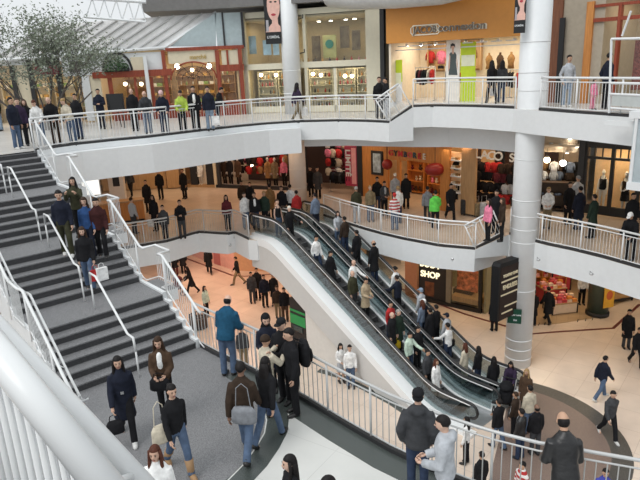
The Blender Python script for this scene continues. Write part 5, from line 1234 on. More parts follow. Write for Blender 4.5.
# ------------------------------------------------------------------ LEVEL 2 shops
F = [Frame(F2[i], F2[i+1], L2) for i in range(len(F2)-1)]
TOP2 = 3.35
def header(fr, v0, v1, m, label, w0=-.15, w1=.05): structure(fr.box(MB(), -.05, fr.len+.05, v0, v1, w0, w1), 'wall_header', m, label, 'wall')
DKWALL = mat('dark_shop_wall', (.06, .035, .03), .7); TANWALL = mat('tan_shop_wall', (.45, .28, .14), .7)
for i, (m, lab) in enumerate(((TANWALL, 'tan wall at the far left of the middle level'), (TANWALL, 'tan wall left of the pale shop window'), (mat('pale_shop_wall', (.7, .62, .5)), 'pale lit wall behind the shop window on the middle level'), (DKWALL, 'dark wall of the clothing shop left of the pale column'), (DKWALL, 'dark wall of the clothing shop behind the pale column'), (mat('dark_red_wall', (.12, .03, .03), .7), 'dark red wall of the shop right of the pale column'), (mat('warm_shop_wall', (.62, .45, .25)), 'warm wall inside the orange wood toy shop'), (mat('warm_shop_wall', (.62, .45, .25)), 'warm wall inside the toy shop right part'), (DKWALL, 'dark wall of the lettered shop'), (DKWALL, 'dark wall of the lettered shop behind the large column'), (mat('cream_shop_wall2', (.62, .50, .36), .6), 'cream wall of the open shop right of the large column'), (mat('mann_wall', (.72, .50, .28), .6), 'warm wall behind the mannequin window'), (TANWALL, 'tan wall at the right end of the middle level'))):
    if i < len(F): room(F[i], -.1, F[i].len+.1, TOP2, 2.6, m, lab, sides=False)
# far left walls, pillars and pale window (frames 0..2)
for k, (x0, x1) in enumerate(((165, 178), (180.5, 184))): F[1].px('pillar_pier', TANWOOD if k == 0 else CREAM, x0, 140, x1, 188, 0, .3, kind='structure', label=('brown', 'pale')+() and '' or ('brown wall pier at the left of the middle level', 'narrow pale pier beside the pale shop window')[k], cat='wall')
F[0].px('wall_screen', TANWOOD, 100, 150, 165, 190, -.1, .0, kind='structure', label='tan timber wall under the bridge', cat='wall')
pw = empty('shopfront', F[2].pt(1, 0), 'pale lit shop window with dark curtains on the middle level', 'shopfront')
for nm, m, r in (('dark_curtain', BLACK, (189, 140, 196, 185)), ('dark_curtain', BLACK, (205, 140, 212, 185)), ('pale_backdrop', mat('lit_pale', (.80, .72, .62), .6), (196, 140, 205, 185)), ('frame_post', CREAM, (212.5, 140, 215.5, 188)), ('sill', TANWOOD, (185, 184.5, 215, 188))): F[2].px(nm, m, *r, -.3, -.2 if nm == 'pale_backdrop' else .02, parent=pw)
q = F[2].pt(F[2].uv(200, 180)[0], .15, -.1); mannequin(q, F[2].rz+PI, 'stand', 'coat:white', None, 'white dressed mannequin in the pale shop window under the bridge')
glow(F[2], 1.4, 3.0, .6, 35, 1.0, (1, .85, .65)); glow(F[1], 2, 3.2, 1.6, 70, 1.5)
PALB = ('red', 'pink', 'black', 'maroon', 'black', 'brown', 'pink', 'black', 'tan', 'dbrown', 'red', 'black')
dk = empty('shopfront', F[3].pt(1.5, 0), 'dark open front of the red and black clothing shop left of the pale column', 'shopfront')
for r in ((216, 140, 218.5, 188), (288, 140, 290, 191)): F[3].px('frame_post', DARK, *r, -.1, .1, parent=dk)
F[3].px('sill', BLACK, 216, 186, 290, 190, -.15, .1, parent=dk)
wall_garments(F[3], .1, 3.2, (1.25, 1.8, 2.3, 2.8), -.9, PALB, 'garment hung in the dark clothing shop left of the pale column', 'garments in the dark shop left of the column', .27, .8)
wall_garments(F[4], .1, 1.6, (1.3, 2.0, 2.75), -.7, PALB, 'garment hung in the dark clothing shop behind the pale column', 'garments in the dark shop behind the column', .34, 1.0)
for k, x in enumerate((222, 228, 236, 266, 273, 282)):
    fr = F[3]; u, v = fr.uv(x, 180); mannequin(fr.pt(u, .12, -.35), fr.rz+PI, 'stand', ('coat:dbrown', 'coat:black', 'coat:brown', 'coat:tan', 'coat:khaki', 'shirt:pink')[k], 'trousers:black', '%s mannequin of six in the dark shop left of the pale column' % ('first', 'second', 'third', 'fourth', 'fifth', 'sixth')[k])
for x, y in ((243, 158), (252, 166), (262, 160)): u, v = F[3].uv(x, y, -1.5); pendant(F[3].pt(u, v, -1.5), 3.3-v, .10, WARM, 'warm glowing lamp deep in the dark clothing shop', 'lamps in the dark clothing shop')
for u in (.6, 2.4): glow(F[3], u, 3.2, -.35, 95, 1.0, (1, .62, .45))
# dark red shop (frame 5)
wall_garments(F[5], .1, 2.3, (1.3, 1.85, 2.4, 2.95), -.9, ('cream', 'black', 'red', 'cream', 'pink', 'black', 'white', 'maroon'), 'garment hung in the dark red shop right of the pale column', 'garments in the dark red shop', .25, .8)
ds = empty('shopfront', F[5].pt(1.3, 0), 'dark open front of the shop right of the pale column', 'shopfront')
for r in ((304, 138, 306, 194), (357, 138, 362, 197)): F[5].px('frame_post', BLACK, *r, -.1, .1, parent=ds)
F[5].px('ceiling_rail', CREAM, 305, 137, 345, 142, -.1, .05, parent=ds)
vs = F[5].px('vertical_sign', mat('crimson_sign', (.42, .03, .08), .45), 345, 146, 357, 186, .0, .06, label='vertical crimson and pink sign with white letters on the middle level', cat='sign')
F[5].px('pink_half', mat('pink_sign', (.85, .40, .42), .45), 351.5, 148, 356, 184, .06, .066, parent=vs)
u, v = F[5].uv(347.8, 163, .08); letter('LIMITÉ', .42, F[5], u, v, .08, WHITE, vs, rot=-PI/2, sx=1.25)
rack(F[5], .6, 2.2, 1.3, -.2, 'clothes rack before the dark red shop', ('black', 'dgrey', 'black', 'navy'), 'dark garment on the rack before the dark red shop', 'dark garments before the dark red shop', .16)
for i in range(6): spot(F[5].pt(.3+.36*i, 3.2, -.3), .05, LAMPW, 'small ceiling spotlight in the dark red shop', 'spotlights in the dark red shop')
glow(F[5], 1.2, 3.25, -.4, 100, 1.2, (1, .7, .5))
# orange wood toy shop (frames 6 and 7)
ts = empty('shopfront', F[6].pt(1.4, 0), 'orange wood toy shopfront with coloured letters on the middle level', 'shopfront')
for fr, nm, m, r, w0, w1 in ((F[6], 'wood_panel', ORWOOD, (362, 140, 388, 199), -.1, .02), (F[6], 'wood_header', ORWOOD, (386, 140, 405, 160), -.1, .02), (F[7], 'wood_header', ORWOOD, (402, 140, 440, 162), -.1, .02), (F[7], 'wood_post', ORWOOD, (440, 143, 449, 212), -.1, .04), (F[6], 'wood_post', ORWOOD, (397, 158, 400, 202), -.1, .04), (F[7], 'wood_panel', TANWOOD, (461, 146, 475, 214), -.1, .04)):
    fr.px(nm, m, *r, w0, w1, parent=ts)
pf = F[6].px('framed_poster', BLACK, 371, 151, 382.5, 175, .02, .09, label='framed dark poster hanging on the orange wood wall', cat='poster')
F[6].px('print', mat('poster_print', (.42, .50, .55), .5, var=.5, scale=4), 373, 153.5, 380.5, 172.5, .09, .095, parent=pf)
LC = [mat('letter_%d' % i, c, .35) for i, c in enumerate(((.60, .03, .04), (.02, .03, .03), (.60, .03, .04), (.03, .05, .08), (.70, .10, .10), (.04, .10, .12), (.60, .03, .04), (.75, .70, .62)))]
tsn = empty('shop_sign', F[7].pt(0, 2.7, .1), 'row of coloured toy shop letters on the orange wood header', 'sign')
for i, ch in enumerate('GYMBOREE'):
    x = 391+4.75*i; y = 153+.55*i; fr = F[6] if x < 404 else F[7]; u, v = fr.uv(x, y, .05); letter(ch, .40, fr, u, v, .06, LC[i], tsn)
for k, (fr, x, y, rx, rz) in enumerate(((F[6], 389, 164, .28, .28), (F[7], 437, 169, .5, .32))):
    u, v = fr.uv(x, y, .1); root = empty('red_lantern', fr.pt(u, v, .25), '%s red rounded lantern shade at the toy shop entrance' % ('left', 'right')[k], 'lamp'); mb = MB(); mb.ball(fr.pt(u, v, .25), (rx, .3, rz), 16, 10); mb.build('shade', mat('red_shade', (.30, .02, .015), .35), root, True); MB().tube([fr.pt(u, v+rz*.9, .25), fr.pt(u, 3.3, .25)], .012, 6).build('cord', BLACK, root)
TOYS = ('red', 'tan', 'cream', 'pink', 'beige', 'white', 'brown', 'maroon')
for k, (fr, a, b) in enumerate(((F[6], 1.7, 2.8), (F[7], .1, 1.2), (F[7], 1.25, 2.3))): shelf_unit(fr, a, b, 0, 2.5, -2.3, -1.95, 5, ORWOOD, '%s toy shelf inside the orange wood toy shop' % ('left', 'middle', 'right')[k], 'toy', TOYS, 'soft toy on the shelves of the orange wood toy shop', 'soft toys in the toy shop', .27, .8)
lw = empty('display_case', F[7].pt(3.1, 0), 'narrow lit display case with white shelves right of the toy shop', 'display case')
F[7].px('case_back', mat('lit_case', (.80, .62, .40), .6), 449, 152, 461, 212, -.5, -.45, parent=lw)
for y in (160, 168, 176, 184, 192): F[7].px('shelf', WHITE, 449.5, y, 460.5, y+1.2, -.45, -.05, parent=lw)
for i in range(14): x = 451+3*(i % 3)+.6; y = (160, 168, 176, 184, 192)[i//3]; u, v = F[7].uv(x, y, -.2); product('carton', F[7].pt(u, v, -.2), F[7].rz, ('white', 'cream', 'tan')[i % 3], 'pale box in the narrow lit display case', 'boxes in the lit display case', .8)
for fr, u in ((F[6], 2.0), (F[7], 1.0), (F[7], 2.3)): glow(fr, u, 3.2, -.9, 45, 1.0, (1, .68, .36))
glow(F[6], .8, 3.1, 1.2, 30, 1.0, (1, .75, .5)); glow(F[7], 3.1, 3.0, -.15, 14, .4, (1, .8, .55))
# lettered shop (frames 8, 9)
ls = empty('shop_sign', F[8].pt(.6, 2.8, .1), 'large pale serif letters over the dark shop left of the large column', 'sign')
for i, ch in enumerate('LACO S'):
    if ch != ' ': x = 477.5+6.9*i; y = 154.5+.75*i; fr = F[8]; u, v = fr.uv(x, y, .45); letter(ch, .52, fr, u, v, .45, mat('lit_letter', (.85, .82, .75), .4), ls)
wall_garments(F[8], -.1, 1.3, (1.0, 1.5, 2.0, 2.45), -.5, ('black', 'white', 'red', 'black', 'dgrey', 'black', 'tan', 'black', 'pink', 'lgrey', 'maroon'), 'garment hung in the lettered shop left of the large column', 'garments in the lettered shop', .2, .75)
wall_garments(F[9], .0, 1.6, (1.0, 1.5, 2.0, 2.45), -.5, ('black', 'red', 'dbrown', 'black', 'lgrey', 'black', 'maroon'), 'garment hung in the lettered shop beside the large column', 'garments in the lettered shop', .22, .75)
for o in bpy.data.objects:
    if o.get('group') == 'garments in the lettered shop': o['label'] = 'garment hung in the lettered shop left of the large column'
glow(F[8], .7, 3.2, -.3, 70, .9, (1, .6, .35)); glow(F[9], .8, 3.2, -.6, 40, .9, (1, .62, .4))
# suitcases
def suitcase(px, py, h, col, label, rz):
    q = at(px, py, L2); root = empty('suitcase', (q[0], q[1], L2), label, 'suitcase', rz)
    mb = MB(); w, d = h*.36, h*.2
    mb.loft([(0, 0, .06, w*.92, d*.85), (0, 0, .10, w, d), (0, 0, h*.93, w, d), (0, 0, h, w*.9, d*.8)], 20)
    mb.v = [((1 if v[0] > 0 else -1)*w*min(1, abs(v[0])/w*1.35)**.6 if abs(v[0]) > 1e-6 else 0, v[1], v[2]) for v in mb.v]
    me = mb.mesh('shell', [cmat(col)], True); link('shell', me, root)
    m2 = MB(); m2.tube([(-w*.5, d*.9, h), (-w*.5, d*.9, h+.28), (w*.5, d*.9, h+.28), (w*.5, d*.9, h)], .012, 6); link('handle', m2.mesh('handle', [STEEL]), root)
    for sx_ in (-1, 1):
        for sy_ in (-1, 1): m3 = MB(); m3.ball((sx_*w*.75, sy_*d*.6, .035), .035, 8, 6); link('wheel', m3.mesh('wheel', [BLACK]), root)
    m4 = MB(); m4.box(-w*.55, w*.55, -d*1.12, -d*.9, h*.2, h*.6); link('front_pocket', m4.mesh('front_pocket', [cmat(col)]), root)
for a in ((466, 214.5, .75, 'dgrey', 'large dark grey suitcase at the left of the suitcase row', .5), (474, 215.5, .62, 'grey', 'mid grey suitcase second from the left in the row', .4), (478.5, 216.5, .66, 'khaki', 'khaki suitcase third from the left in the row', .6), (485, 217, .7, 'lgrey', 'pale grey suitcase at the right of the suitcase row', .3), (470, 209.5, .72, 'black', 'black suitcase behind the dark grey suitcase', .5), (481, 211, .72, 'beige', 'beige suitcase behind the pale grey suitcase', .5)): suitcase(*a)
# open shop right of the large column (frame 10) on the raised floor and mannequin window (frame 11)
R = .5
oshop = empty('shopfront', F[10].pt(1, R), 'open shop with spotlights right of the large column', 'shopfront')
F[10].px('dark_post', DARK, 577, 138, 583, 214, -.1, .12, parent=oshop); F[10].px('cream_header', mat('cream_shop_wall2', (.62, .5, .36)), 540, 133, 578, 152, -.4, -.3, parent=oshop)
for x, y in ((551, 145), (560, 146), (570, 139), (577, 147), (567, 153)): u, v = F[10].uv(x, y, -.2); spot(F[10].pt(u, v, -.2), .07, LAMPW, 'bright ceiling spotlight in the open shop right of the column', 'spotlights in the open shop')
wall_garments(F[10], .3, 2.1, (1.7, 2.15, 2.6), -.9, ('black', 'white', 'dbrown', 'black', 'tan', 'bgrey', 'black', 'lgrey', 'brown'), 'garment hung in the open shop right of the large column', 'garments in the open shop right of the column', .22, .75)
shelf_unit(F[10], .3, 2.0, R, R+1.3, -.5, -.1, 3, mat('dark_wood', (.06, .035, .02), .5), 'dark wood shelf with folded clothes in the open shop', 'folded', ('brown', 'cream', 'black', 'bgrey', 'khaki'), 'folded garment in the open shop right of the column', 'folded garments in the open shop', .36, .9)
for k, (x, y) in enumerate(((547, 160), (563, 163))): u, v = F[10].uv(x, y, .1); pendant(F[10].pt(u, v, .1), 3.3-v, .13, WARM if k == 0 else LAMPW, '%s glowing lamp in the open shop right of the column' % ('amber', 'white')[k])
glow(F[10], 1.2, 3.1, -.6, 55, 1.2, (1, .76, .5))
mw = empty('shopfront', F[11].pt(1, R), 'dark framed shop window with mannequins on the right middle level', 'shopfront')
for r in ((582, 139, 586, 214), (609, 143, 612.5, 216), (636, 146, 640, 220)): F[11].px('frame_post', BLACK, *r, -.06, .08, parent=mw)
for r in ((582, 141, 650, 149), (582, 158, 650, 160.5), (582, 208, 650, 217)): F[11].px('frame_rail', BLACK, r[0], r[1], r[2], r[3], -.06, .07, parent=mw)
for x in (594, 602, 620, 628): F[11].px('glazing_bar', BLACK, x, 148, x+1, 159, -.03, .05, parent=mw)
F[11].px('glass_pane', GLASSC, 586, 149, 640, 209, -.012, 0, parent=mw)
structure(F[11].box(MB(), .0, F[11].len, R, R+3.0, -1.3, -1.2), 'wall_backing', mat('warm_backing', (.72, .48, .26), .6), 'warm orange backing inside the mannequin window', 'wall')
for k, (x, t, b) in enumerate(((601, 'tank:black', None), (624, 'tank:dbrown', 'skirt:black'))):
    u, v = F[11].uv(x, 205, -.6); mannequin(F[11].pt(u, R+.12, -.6), F[11].rz+PI, ('stand', 'hold')[k], t, b, ('left white mannequin in a black top in the dark framed window', 'right white mannequin in dark clothes in the dark framed window')[k])
glow(F[11], 1.2, R+2.8, -.5, 75, 1.2, (1, .74, .46), .6)
header(F[12], 0, 3.2, mat('brown_wall', (.20, .12, .07), .6), 'brown wall at the right end of the middle level')
# service counter, sign and poster column under the bridge
q = at(127, 222, L2); sc_ = empty('service_counter', (q[0], q[1], L2), 'orange brown service counter under the bridge on the left', 'counter')
FK = Frame((q[0]-1.1, q[1]-.5), (q[0]+.9, q[1]+.3), L2)
FK.one('body', ORWOOD, 0, 2.1, 0, 1.0, -.6, 0, parent=sc_); FK.one('worktop', TANWOOD, -.05, 2.15, 1.0, 1.06, -.65, .06, parent=sc_); FK.one('plinth', BLACK, .05, 2.05, 0, .08, .0, .02, parent=sc_)
q = at(119, 208, L2); pc = empty('poster_column', (q[0], q[1], L2), 'white square column with a black figure poster under the bridge', 'column')
FQ = Frame((q[0]-.4, q[1]), (q[0]+.4, q[1]+.1), L2); FQ.one('shaft', WALLW, 0, .8, 0, 3.4, -.5, 0, parent=pc); FQ.one('poster', BLACK, .25, .6, 1.2, 2.4, 0, .01, parent=pc); FQ.one('base', BLACK, -.02, .82, 0, .12, -.5, .02, parent=pc)
q = at(91, 215, L2); FQ = Frame((q[0]-.7, q[1]), (q[0]+.7, q[1]+.2), L2); lb = empty('light_board', (q[0], q[1], L2), 'bright white illuminated board behind the stair handrail', 'sign')
FQ.px('lit_face', emit('lit_board', (1, .97, .9), 1.1), 82, 180, 99.5, 195, .0, .02, parent=lb); FQ.px('frame', STEEL, 81, 179, 100.5, 196, -.1, .0, parent=lb)
for a in (.2, 1.2): FQ.one('leg', STEEL, a, a+.05, 0, 1.6, -.08, -.03, parent=lb)
for p in ((-9.5, 29.5), (-5.5, 31.5), (-2.0, 30.5), (-9, 35)): area((p[0], p[1], L3-.85), 2.2, 30, (1, .58, .30), (0, 0, 0), 2.2)
for p in ((2.6, 29.5), (4.9, 27.3), (7.9, 25.6), (10.6, 23.0)): area((p[0], p[1], L3-.85), 1.6, 9, (1, .78, .55), (0, 0, 0), 1.6)
# ------------------------------------------------------------------ LEVEL 1
B1 = Frame((4.7, 28.75), (7.65, 26.4), 0)
bs = empty('shopfront', B1.pt(1.5, 0), 'black shopfront with glowing cream letters on the lowest level', 'shopfront')
room(B1, 0, B1.len, 3.6, 2.5, mat('olive_wall', (.30, .27, .16), .6), 'olive walls inside the black shopfront')
for nm, m, r, w0, w1 in (('black_wall', BLACK, (417, 240, 446, 306), -.1, .02), ('metal_post', mat('olive_metal', (.28, .26, .20), .4, .4), (446, 255, 451, 308), -.1, .06), ('black_post', BLACK, (478.5, 262, 481.5, 314), -.1, .06), ('sill', BLACK, (417, 303, 481, 312), -.1, .1), ('glass_pane', GLASSC, (451, 256, 479, 304), -.012, 0), ('display_floor', TANWOOD, (451, 298, 479, 303), -1.0, -.05), ('printed_panel', mat('shop_print', (.18, .06, .02), .5, var=.6, scale=3), (425, 282, 434, 296), .02, .03)):  # last part: mottled dark orange print plate on the black wall
    B1.px(nm, m, *r, w0, w1, parent=bs)
sg = empty('shop_sign', B1.pt(.8, 2.9, .05), 'glowing cream two line lettering on the black shopfront', 'sign')
CL = emit('cream_lit', (1, .86, .52), 1.5)
for tx, x, y in (('BODY', 430, 265), ('SHOP', 430, 275)): u, v = B1.uv(x, y, .05); letter(tx, .44, B1, u, v, .05, CL, sg, sx=.95)
wp = B1.px('window_poster', mat('red_print', (.62, .17, .07), .5, var=.75, scale=5), 457, 270, 478, 291, -.4, -.36, label='red and orange printed poster in the window of the black shopfront', cat='poster')
B1.px('dark_display', mat('dark_wood', (.06, .035, .02), .5), 453, 290, 471, 302, -.9, -.5, label='dark low display block under the red poster', cat='display')
glow(B1, 2.2, 3.3, -.3, 110, .8, (1, .72, .42))
B2 = Frame((2.6, 32.0), (4.7, 28.75), 0)
room(B2, -.5, B2.len, 3.6, 3.0, mat('cream_shop_wall', (.80, .70, .56)), 'bright cream walls of the shop behind the far escalator', sides=False)
B2.px('pillar_brown', mat('terracotta', (.40, .19, .10), .6), 405, 250, 417, 300, -.3, .05, kind='structure', label='terracotta pillar left of the black shopfront', cat='wall')
glow(B2, 1.6, 3.3, -1.0, 130, 1.5, (1, .85, .65))
shelf_unit(B2, .6, 1.6, 0, 2.2, -2.8, -2.4, 5, CREAM, 'bright shelf in the shop behind the far escalator', 'bottle', COSM, 'bottle on the bright shelf behind the far escalator', 'bottles behind the far escalator', .22, 1.2)
# left: pink wall and tan walls below the middle level
B3 = Frame((-12.5, 40.5), (-8.75, 38.0), 0); B4 = Frame((-8.75, 38.0), (-5.2, 34.3), 0); B5 = Frame((-5.2, 34.3), (2.6, 32.6), 0)
PINK = mat('pink_wall', (.74, .40, .33), .6); 
structure(B3.box(MB(), 0, B3.len, 0, 3.7, -.2, 0), 'wall_pink', mat('dark_brown_wall', (.10, .05, .04), .6), 'dark brown wall left of the pink wall on the lowest level', 'wall')
structure(B4.box(MB(), 0, B4.len, 0, 3.7, -.2, 0), 'wall_pink', PINK, 'pink wall on the lowest level under the middle floor', 'wall')
structure(B5.box(MB(), 0, B5.len, 0, 3.7, -.2, 0), 'wall_tan', mat('tan_low_wall', (.62, .36, .20), .6), 'tan wall on the lowest level behind the group', 'wall')
B4.px('door_panel', mat('dark_pink', (.45, .14, .13), .5), 214, 250, 220, 272, .0, .03, kind='structure', label='darker pink door panel in the pink wall', cat='door')
for p, e in (((-7.5, 33.0), 190), ((-3.4, 29.5), 150), ((-9.5, 28.5), 120), ((1.5, 29), 70), ((-4.5, 26.8), 60)): area((p[0], p[1], 3.65), 2.0, e*.55, (1, .66, .48), (0, 0, 0), 2.0)
# gift shop on the right
B6 = Frame((8.0, 31.5), (17.5, 30.5), 0); structure(B6.box(MB(), 0, B6.len, 0, 4.1, -.2, 0), 'wall_gift', mat('tan_gift_wall', (.48, .30, .15), .6), 'tan back wall of the gift shop on the lowest level', 'wall')
for p, e in (((10.5, 27), 120), ((13.5, 27), 90), ((11.6, 23.5), 60)): area((p[0], p[1], 4.1), 1.8, e*.6, (1, .74, .45), (0, 0, 0), 1.8)
GIFT = (mat('gift_pink', (.75, .18, .22), .5), mat('gift_red', (.55, .05, .06), .5), mat('gift_cream', (.80, .62, .45), .5), mat('gift_orange', (.75, .28, .06), .5), mat('gift_rose', (.80, .42, .40), .5))
for k, (px, py, n, w, hh, lab) in enumerate(((566, 315, 3, 1.3, .55, 'front low table piled with pink and cream gift boxes'), (556, 305, 3, 1.2, .8, 'middle table piled with red gift boxes behind the front table'), (562, 292, 3, 1.1, 1.1, 'rear tall table piled with red and orange gift boxes'))):
    q = at(px, py, 0); fr = Frame((q[0]-w/2, q[1]), (q[0]+w/2, q[1]+.2), 0); root = empty('display_table', fr.pt(w/2, 0, -.4), lab, 'table')
    fr.one('table_top', TANWOOD, 0, w, hh-.05, hh, -.9, 0, parent=root); fr.one('cloth_front', GIFT[2 if k == 0 else 1], .03, w-.03, .04, hh-.05, -.87, -.03, parent=root)
    for i in range(4): fr.one('leg', BLACK, (.0 if i % 2 else w-.05), (.05 if i % 2 else w), 0, hh-.05, (-.9 if i < 2 else -.05), (-.85 if i < 2 else 0), parent=root)
    for a in range(5):
        for b in range(3):
            for c in range(2 if (a+b) % 2 else 1): product('carton', fr.pt(.13+a*(w-.2)/4.3, hh+.139*c, -.75+.3*b), fr.rz+random.uniform(-.1, .1), GIFT[(a+2*b+c+k) % 5], ('gift box on the front low table', 'gift box on the middle table', 'gift box on the rear tall table')[k]+' of the gift shop', 'gift boxes on display table %s' % ('front', 'middle', 'rear')[k], .9)
for k, x in enumerate((541, 549, 556)): q = at(x, 292, 0); rt = shelf_unit(Frame((q[0]-.4, q[1]), (q[0]+.4, q[1]), 0), 0, .9, 0, 2.2, -.4, 0, 4, ORWOOD, '%s orange gift shelf behind the large column' % ('left', 'middle', 'right')[k], 'carton', GIFT, 'gift box on the orange shelves behind the large column', 'gift boxes on the orange shelves', .3)
q = at(597, 314, 0); root = empty('kiosk_column', (q[0], q[1], 0), 'dark green round column with a yellow poster in the gift shop', 'column'); c = (q[0], q[1])
mb = MB(); mb.loft([(c[0], c[1], 0, .46, .46), (c[0], c[1], 3.9, .46, .46)], 28); mb.build('shaft', mat('dark_green_column', (.045, .065, .05), .35), root, True); mb = MB(); mb.loft([(c[0], c[1], 0, .52, .52), (c[0], c[1], .16, .52, .52), (c[0], c[1], .18, .47, .47)], 28); mb.build('base', BLACK, root, True)
FY = Frame((c[0]-.05, c[1]-.50), (c[0]+.5, c[1]-.36), 0); FY.one('poster', mat('yellow_poster', (.80, .42, .03), .5), .05, .6, .5, 2.4, .0, .03, parent=root)
for k, z in enumerate((1.1, 1.75)): mb = MB(); mb.prism([(.33+.17*math.cos(PI*i/10), z+.22*math.sin(PI*i/10)) for i in range(20)], .03, .036); mb.v = [tuple(FY.pt(*p)) for p in mb.v]; mb.build('printed_mark', mat('poster_red', (.60, .12, .03), .5), root)
q = at(622, 304, 0); root = empty('display_stand', (q[0], q[1], 0), 'black open display frame at the right of the gift shop', 'display'); fr = Frame((q[0]-.8, q[1]), (q[0]+.8, q[1]+.4), 0)
for a in (0, 1.5):
    for w in (0, -.9): fr.one('post', BLACK, a, a+.07, 0, 1.2, w-.07, w, parent=root)
for v in (.1, 1.13):
    for w in (0, -.9): fr.one('rail', BLACK, .07, 1.5, v, v+.07, w-.07, w, parent=root)
    for a in (0, 1.5): fr.one('rail', BLACK, a, a+.07, v, v+.07, -.9, -.07, parent=root)
mb = MB(); fr.box(mb, .07, 1.5, .12, .16, -.88, -.05); mb.build('shelf', TANWOOD, root)
q = at(579, 330, 0); FR_ = Frame((9.3, 24.55), (12.6, 24.75), 0)
for k, (x, y) in enumerate(((534, 326), (541, 325.5), (547, 325), (553, 324.5), (580, 322), (588, 321), (595, 320), (603, 319))): q = at(x, y, 0); m2 = MB(); m2.tube([(q[0]-.12, q[1], .012), (q[0]+.02, q[1]+.25, .012)], .018, 6); m2.build('floor_marking', BLACK, None, label='short dark floor mark along the edge of the gift shop', cat='marking', group='dark floor marks at the gift shop edge', kind='structure')
# ------------------------------------------------------------------ pylon sign and small green sign by the large column
py_ = empty('hanging_sign', (6.75, 20.8, 2.5), 'tall black box sign with pale lettering fixed to the large column', 'sign')
p0, p1 = at(495, 345, 0), at(521, 340, 0)
FP = Frame((6.35, 20.35), (7.15, 20.95), 0)
u0, u1, v0, v1 = FP.rect(500.5, 264, 518, 314, 0)
mb = MB(); U0, U1 = u0-.12, u1+.12
mb.prism([(U0, v0-.12), (U1, v0-.08), (U1, v1+.1), (U0+.1, v1+.12), (U0, v1)], -.34, 0); mb.v = [tuple(FP.pt(*p)) for p in mb.v]; mb.build('body', mat('pylon_black', (.010, .010, .011), .5, spec=.25), py_)
for v in (v0+.25, v1-.3): MB().tube([FP.pt(U1-.15, v, -.2), Vector((7.45, 21.25, v))], .035, 8).build('mounting_arm', BLACK, py_)
FP.one('brown_face', mat('pylon_brown', (.028, .016, .013), .5, spec=.2), u0-.02, u1+.02, v0-.1, v1-.05, 0, .01, parent=py_)
CR2 = mat('pylon_cream', (.80, .70, .48), .4); H = v1-v0; W = u1-u0
for tx, f, s_ in (("YOU'RE ONE", .80, .15), ('ENDLESS', .58, .23)): letter(tx, s_, FP, (u0+u1)/2, v0+H*f, .02, CR2, py_, sx=W/(s_*len(tx)*.72))
for f, a, b in ((.70, .02, .98), (.44, .02, .98), (.20, .25, .95), (.08, .1, .7)): FP.one('cream_bar', CR2, u0+W*a, u0+W*b, v0+H*f-.03, v0+H*f+.03, .01, .02, parent=py_)
gsn = empty('direction_sign', (7.3, 21.0, 2.0), 'small dark green direction sign with white text on the large column', 'sign')
FS = Frame((7.05, 21.05), (7.65, 20.85), 0); u0, u1, v0, v1 = FS.rect(507.5, 309.5, 521.5, 323.5)
FS.one('plate', mat('sign_green', (.008, .06, .035), .4), u0, u1, v0, v1, -.05, 0, parent=gsn)
for tx, f, s_ in (('Upper Level', .62, .085), ('Exit', .25, .085)): letter(tx, s_, FS, (u0+u1)/2+.03, v0+(v1-v0)*f, .008, WHITE, gsn)
# striped panel under the escalator
q = esc_pt(9.1, -.3, 0); FZ = Frame(tuple(esc_pt(9.6, .05, 0).xy), tuple(esc_pt(8.42, .05, 0).xy), 0)
tp = empty('cash_machine', FZ.pt(.5, 0), 'black cash machine with a green band under the escalator', 'machine')
u0, u1 = .1, 1.1; FZ.one('body', BLACK, u0, u1, 0, 2.2, -.4, 0, parent=tp); FZ.one('green_band', mat('bank_green', (.02, .30, .08), .4), u0, u1, 1.05, 1.5, 0, .02, parent=tp); FZ.one('green_band', mat('bank_green', (.02, .30, .08), .4), u0, u1, 1.62, 1.72, 0, .02, parent=tp)
FZ.one('screen', mat('screen_dark', (.04, .06, .06), .2), u0+.2, u1-.2, .75, 1.0, 0, .03, parent=tp)
q = at(199, 327, 0); root = empty('floor_grate', (q[0], q[1], 0), 'round dark slatted bin behind the stair foot railing', 'bin')
mb = MB()
for i in range(22): a = 2*PI*i/22; mb.tube([(q[0]+.42*math.cos(a), q[1]+.42*math.sin(a), .03), (q[0]+.42*math.cos(a), q[1]+.42*math.sin(a), .62)], .022, 6)
mb.build('slats', mat('bin_brown', (.16, .10, .07), .5), root)
for z in (.04, .62): MB().tube([(q[0]+.42*math.cos(2*PI*i/30), q[1]+.42*math.sin(2*PI*i/30), z) for i in range(31)], .03, 8).build('ring', DARK, root)
mb = MB(); mb.loft([(q[0], q[1], 0, .36, .36), (q[0], q[1], .5, .36, .36)], 20); mb.build('liner', BLACK, root)
# small square fittings on the fascias
for k, (x, y, lv, w) in enumerate(((452, 259, L2, 0), (538, 259, L2B, 0), (591, 272, L2B, 0), (230, 247, L2, 0))):
    d = Vector(ray(x, y)); best = at(x, y-12, lv); q = Vector(best); mb = MB(); mb.ball((q.x, q.y-.12, lv-.45), (.07, .07, .05), 10, 8); mb.tube([(q.x, q.y, lv-.4), (q.x, q.y-.12, lv-.43)], .02, 6)
    mb.build('security_camera', STEEL, None, True, 'small grey camera on the white fascia, %s' % ('left of the black box sign', 'right of the large column', 'above the gift shop', 'under the left railing corner')[k], 'camera')
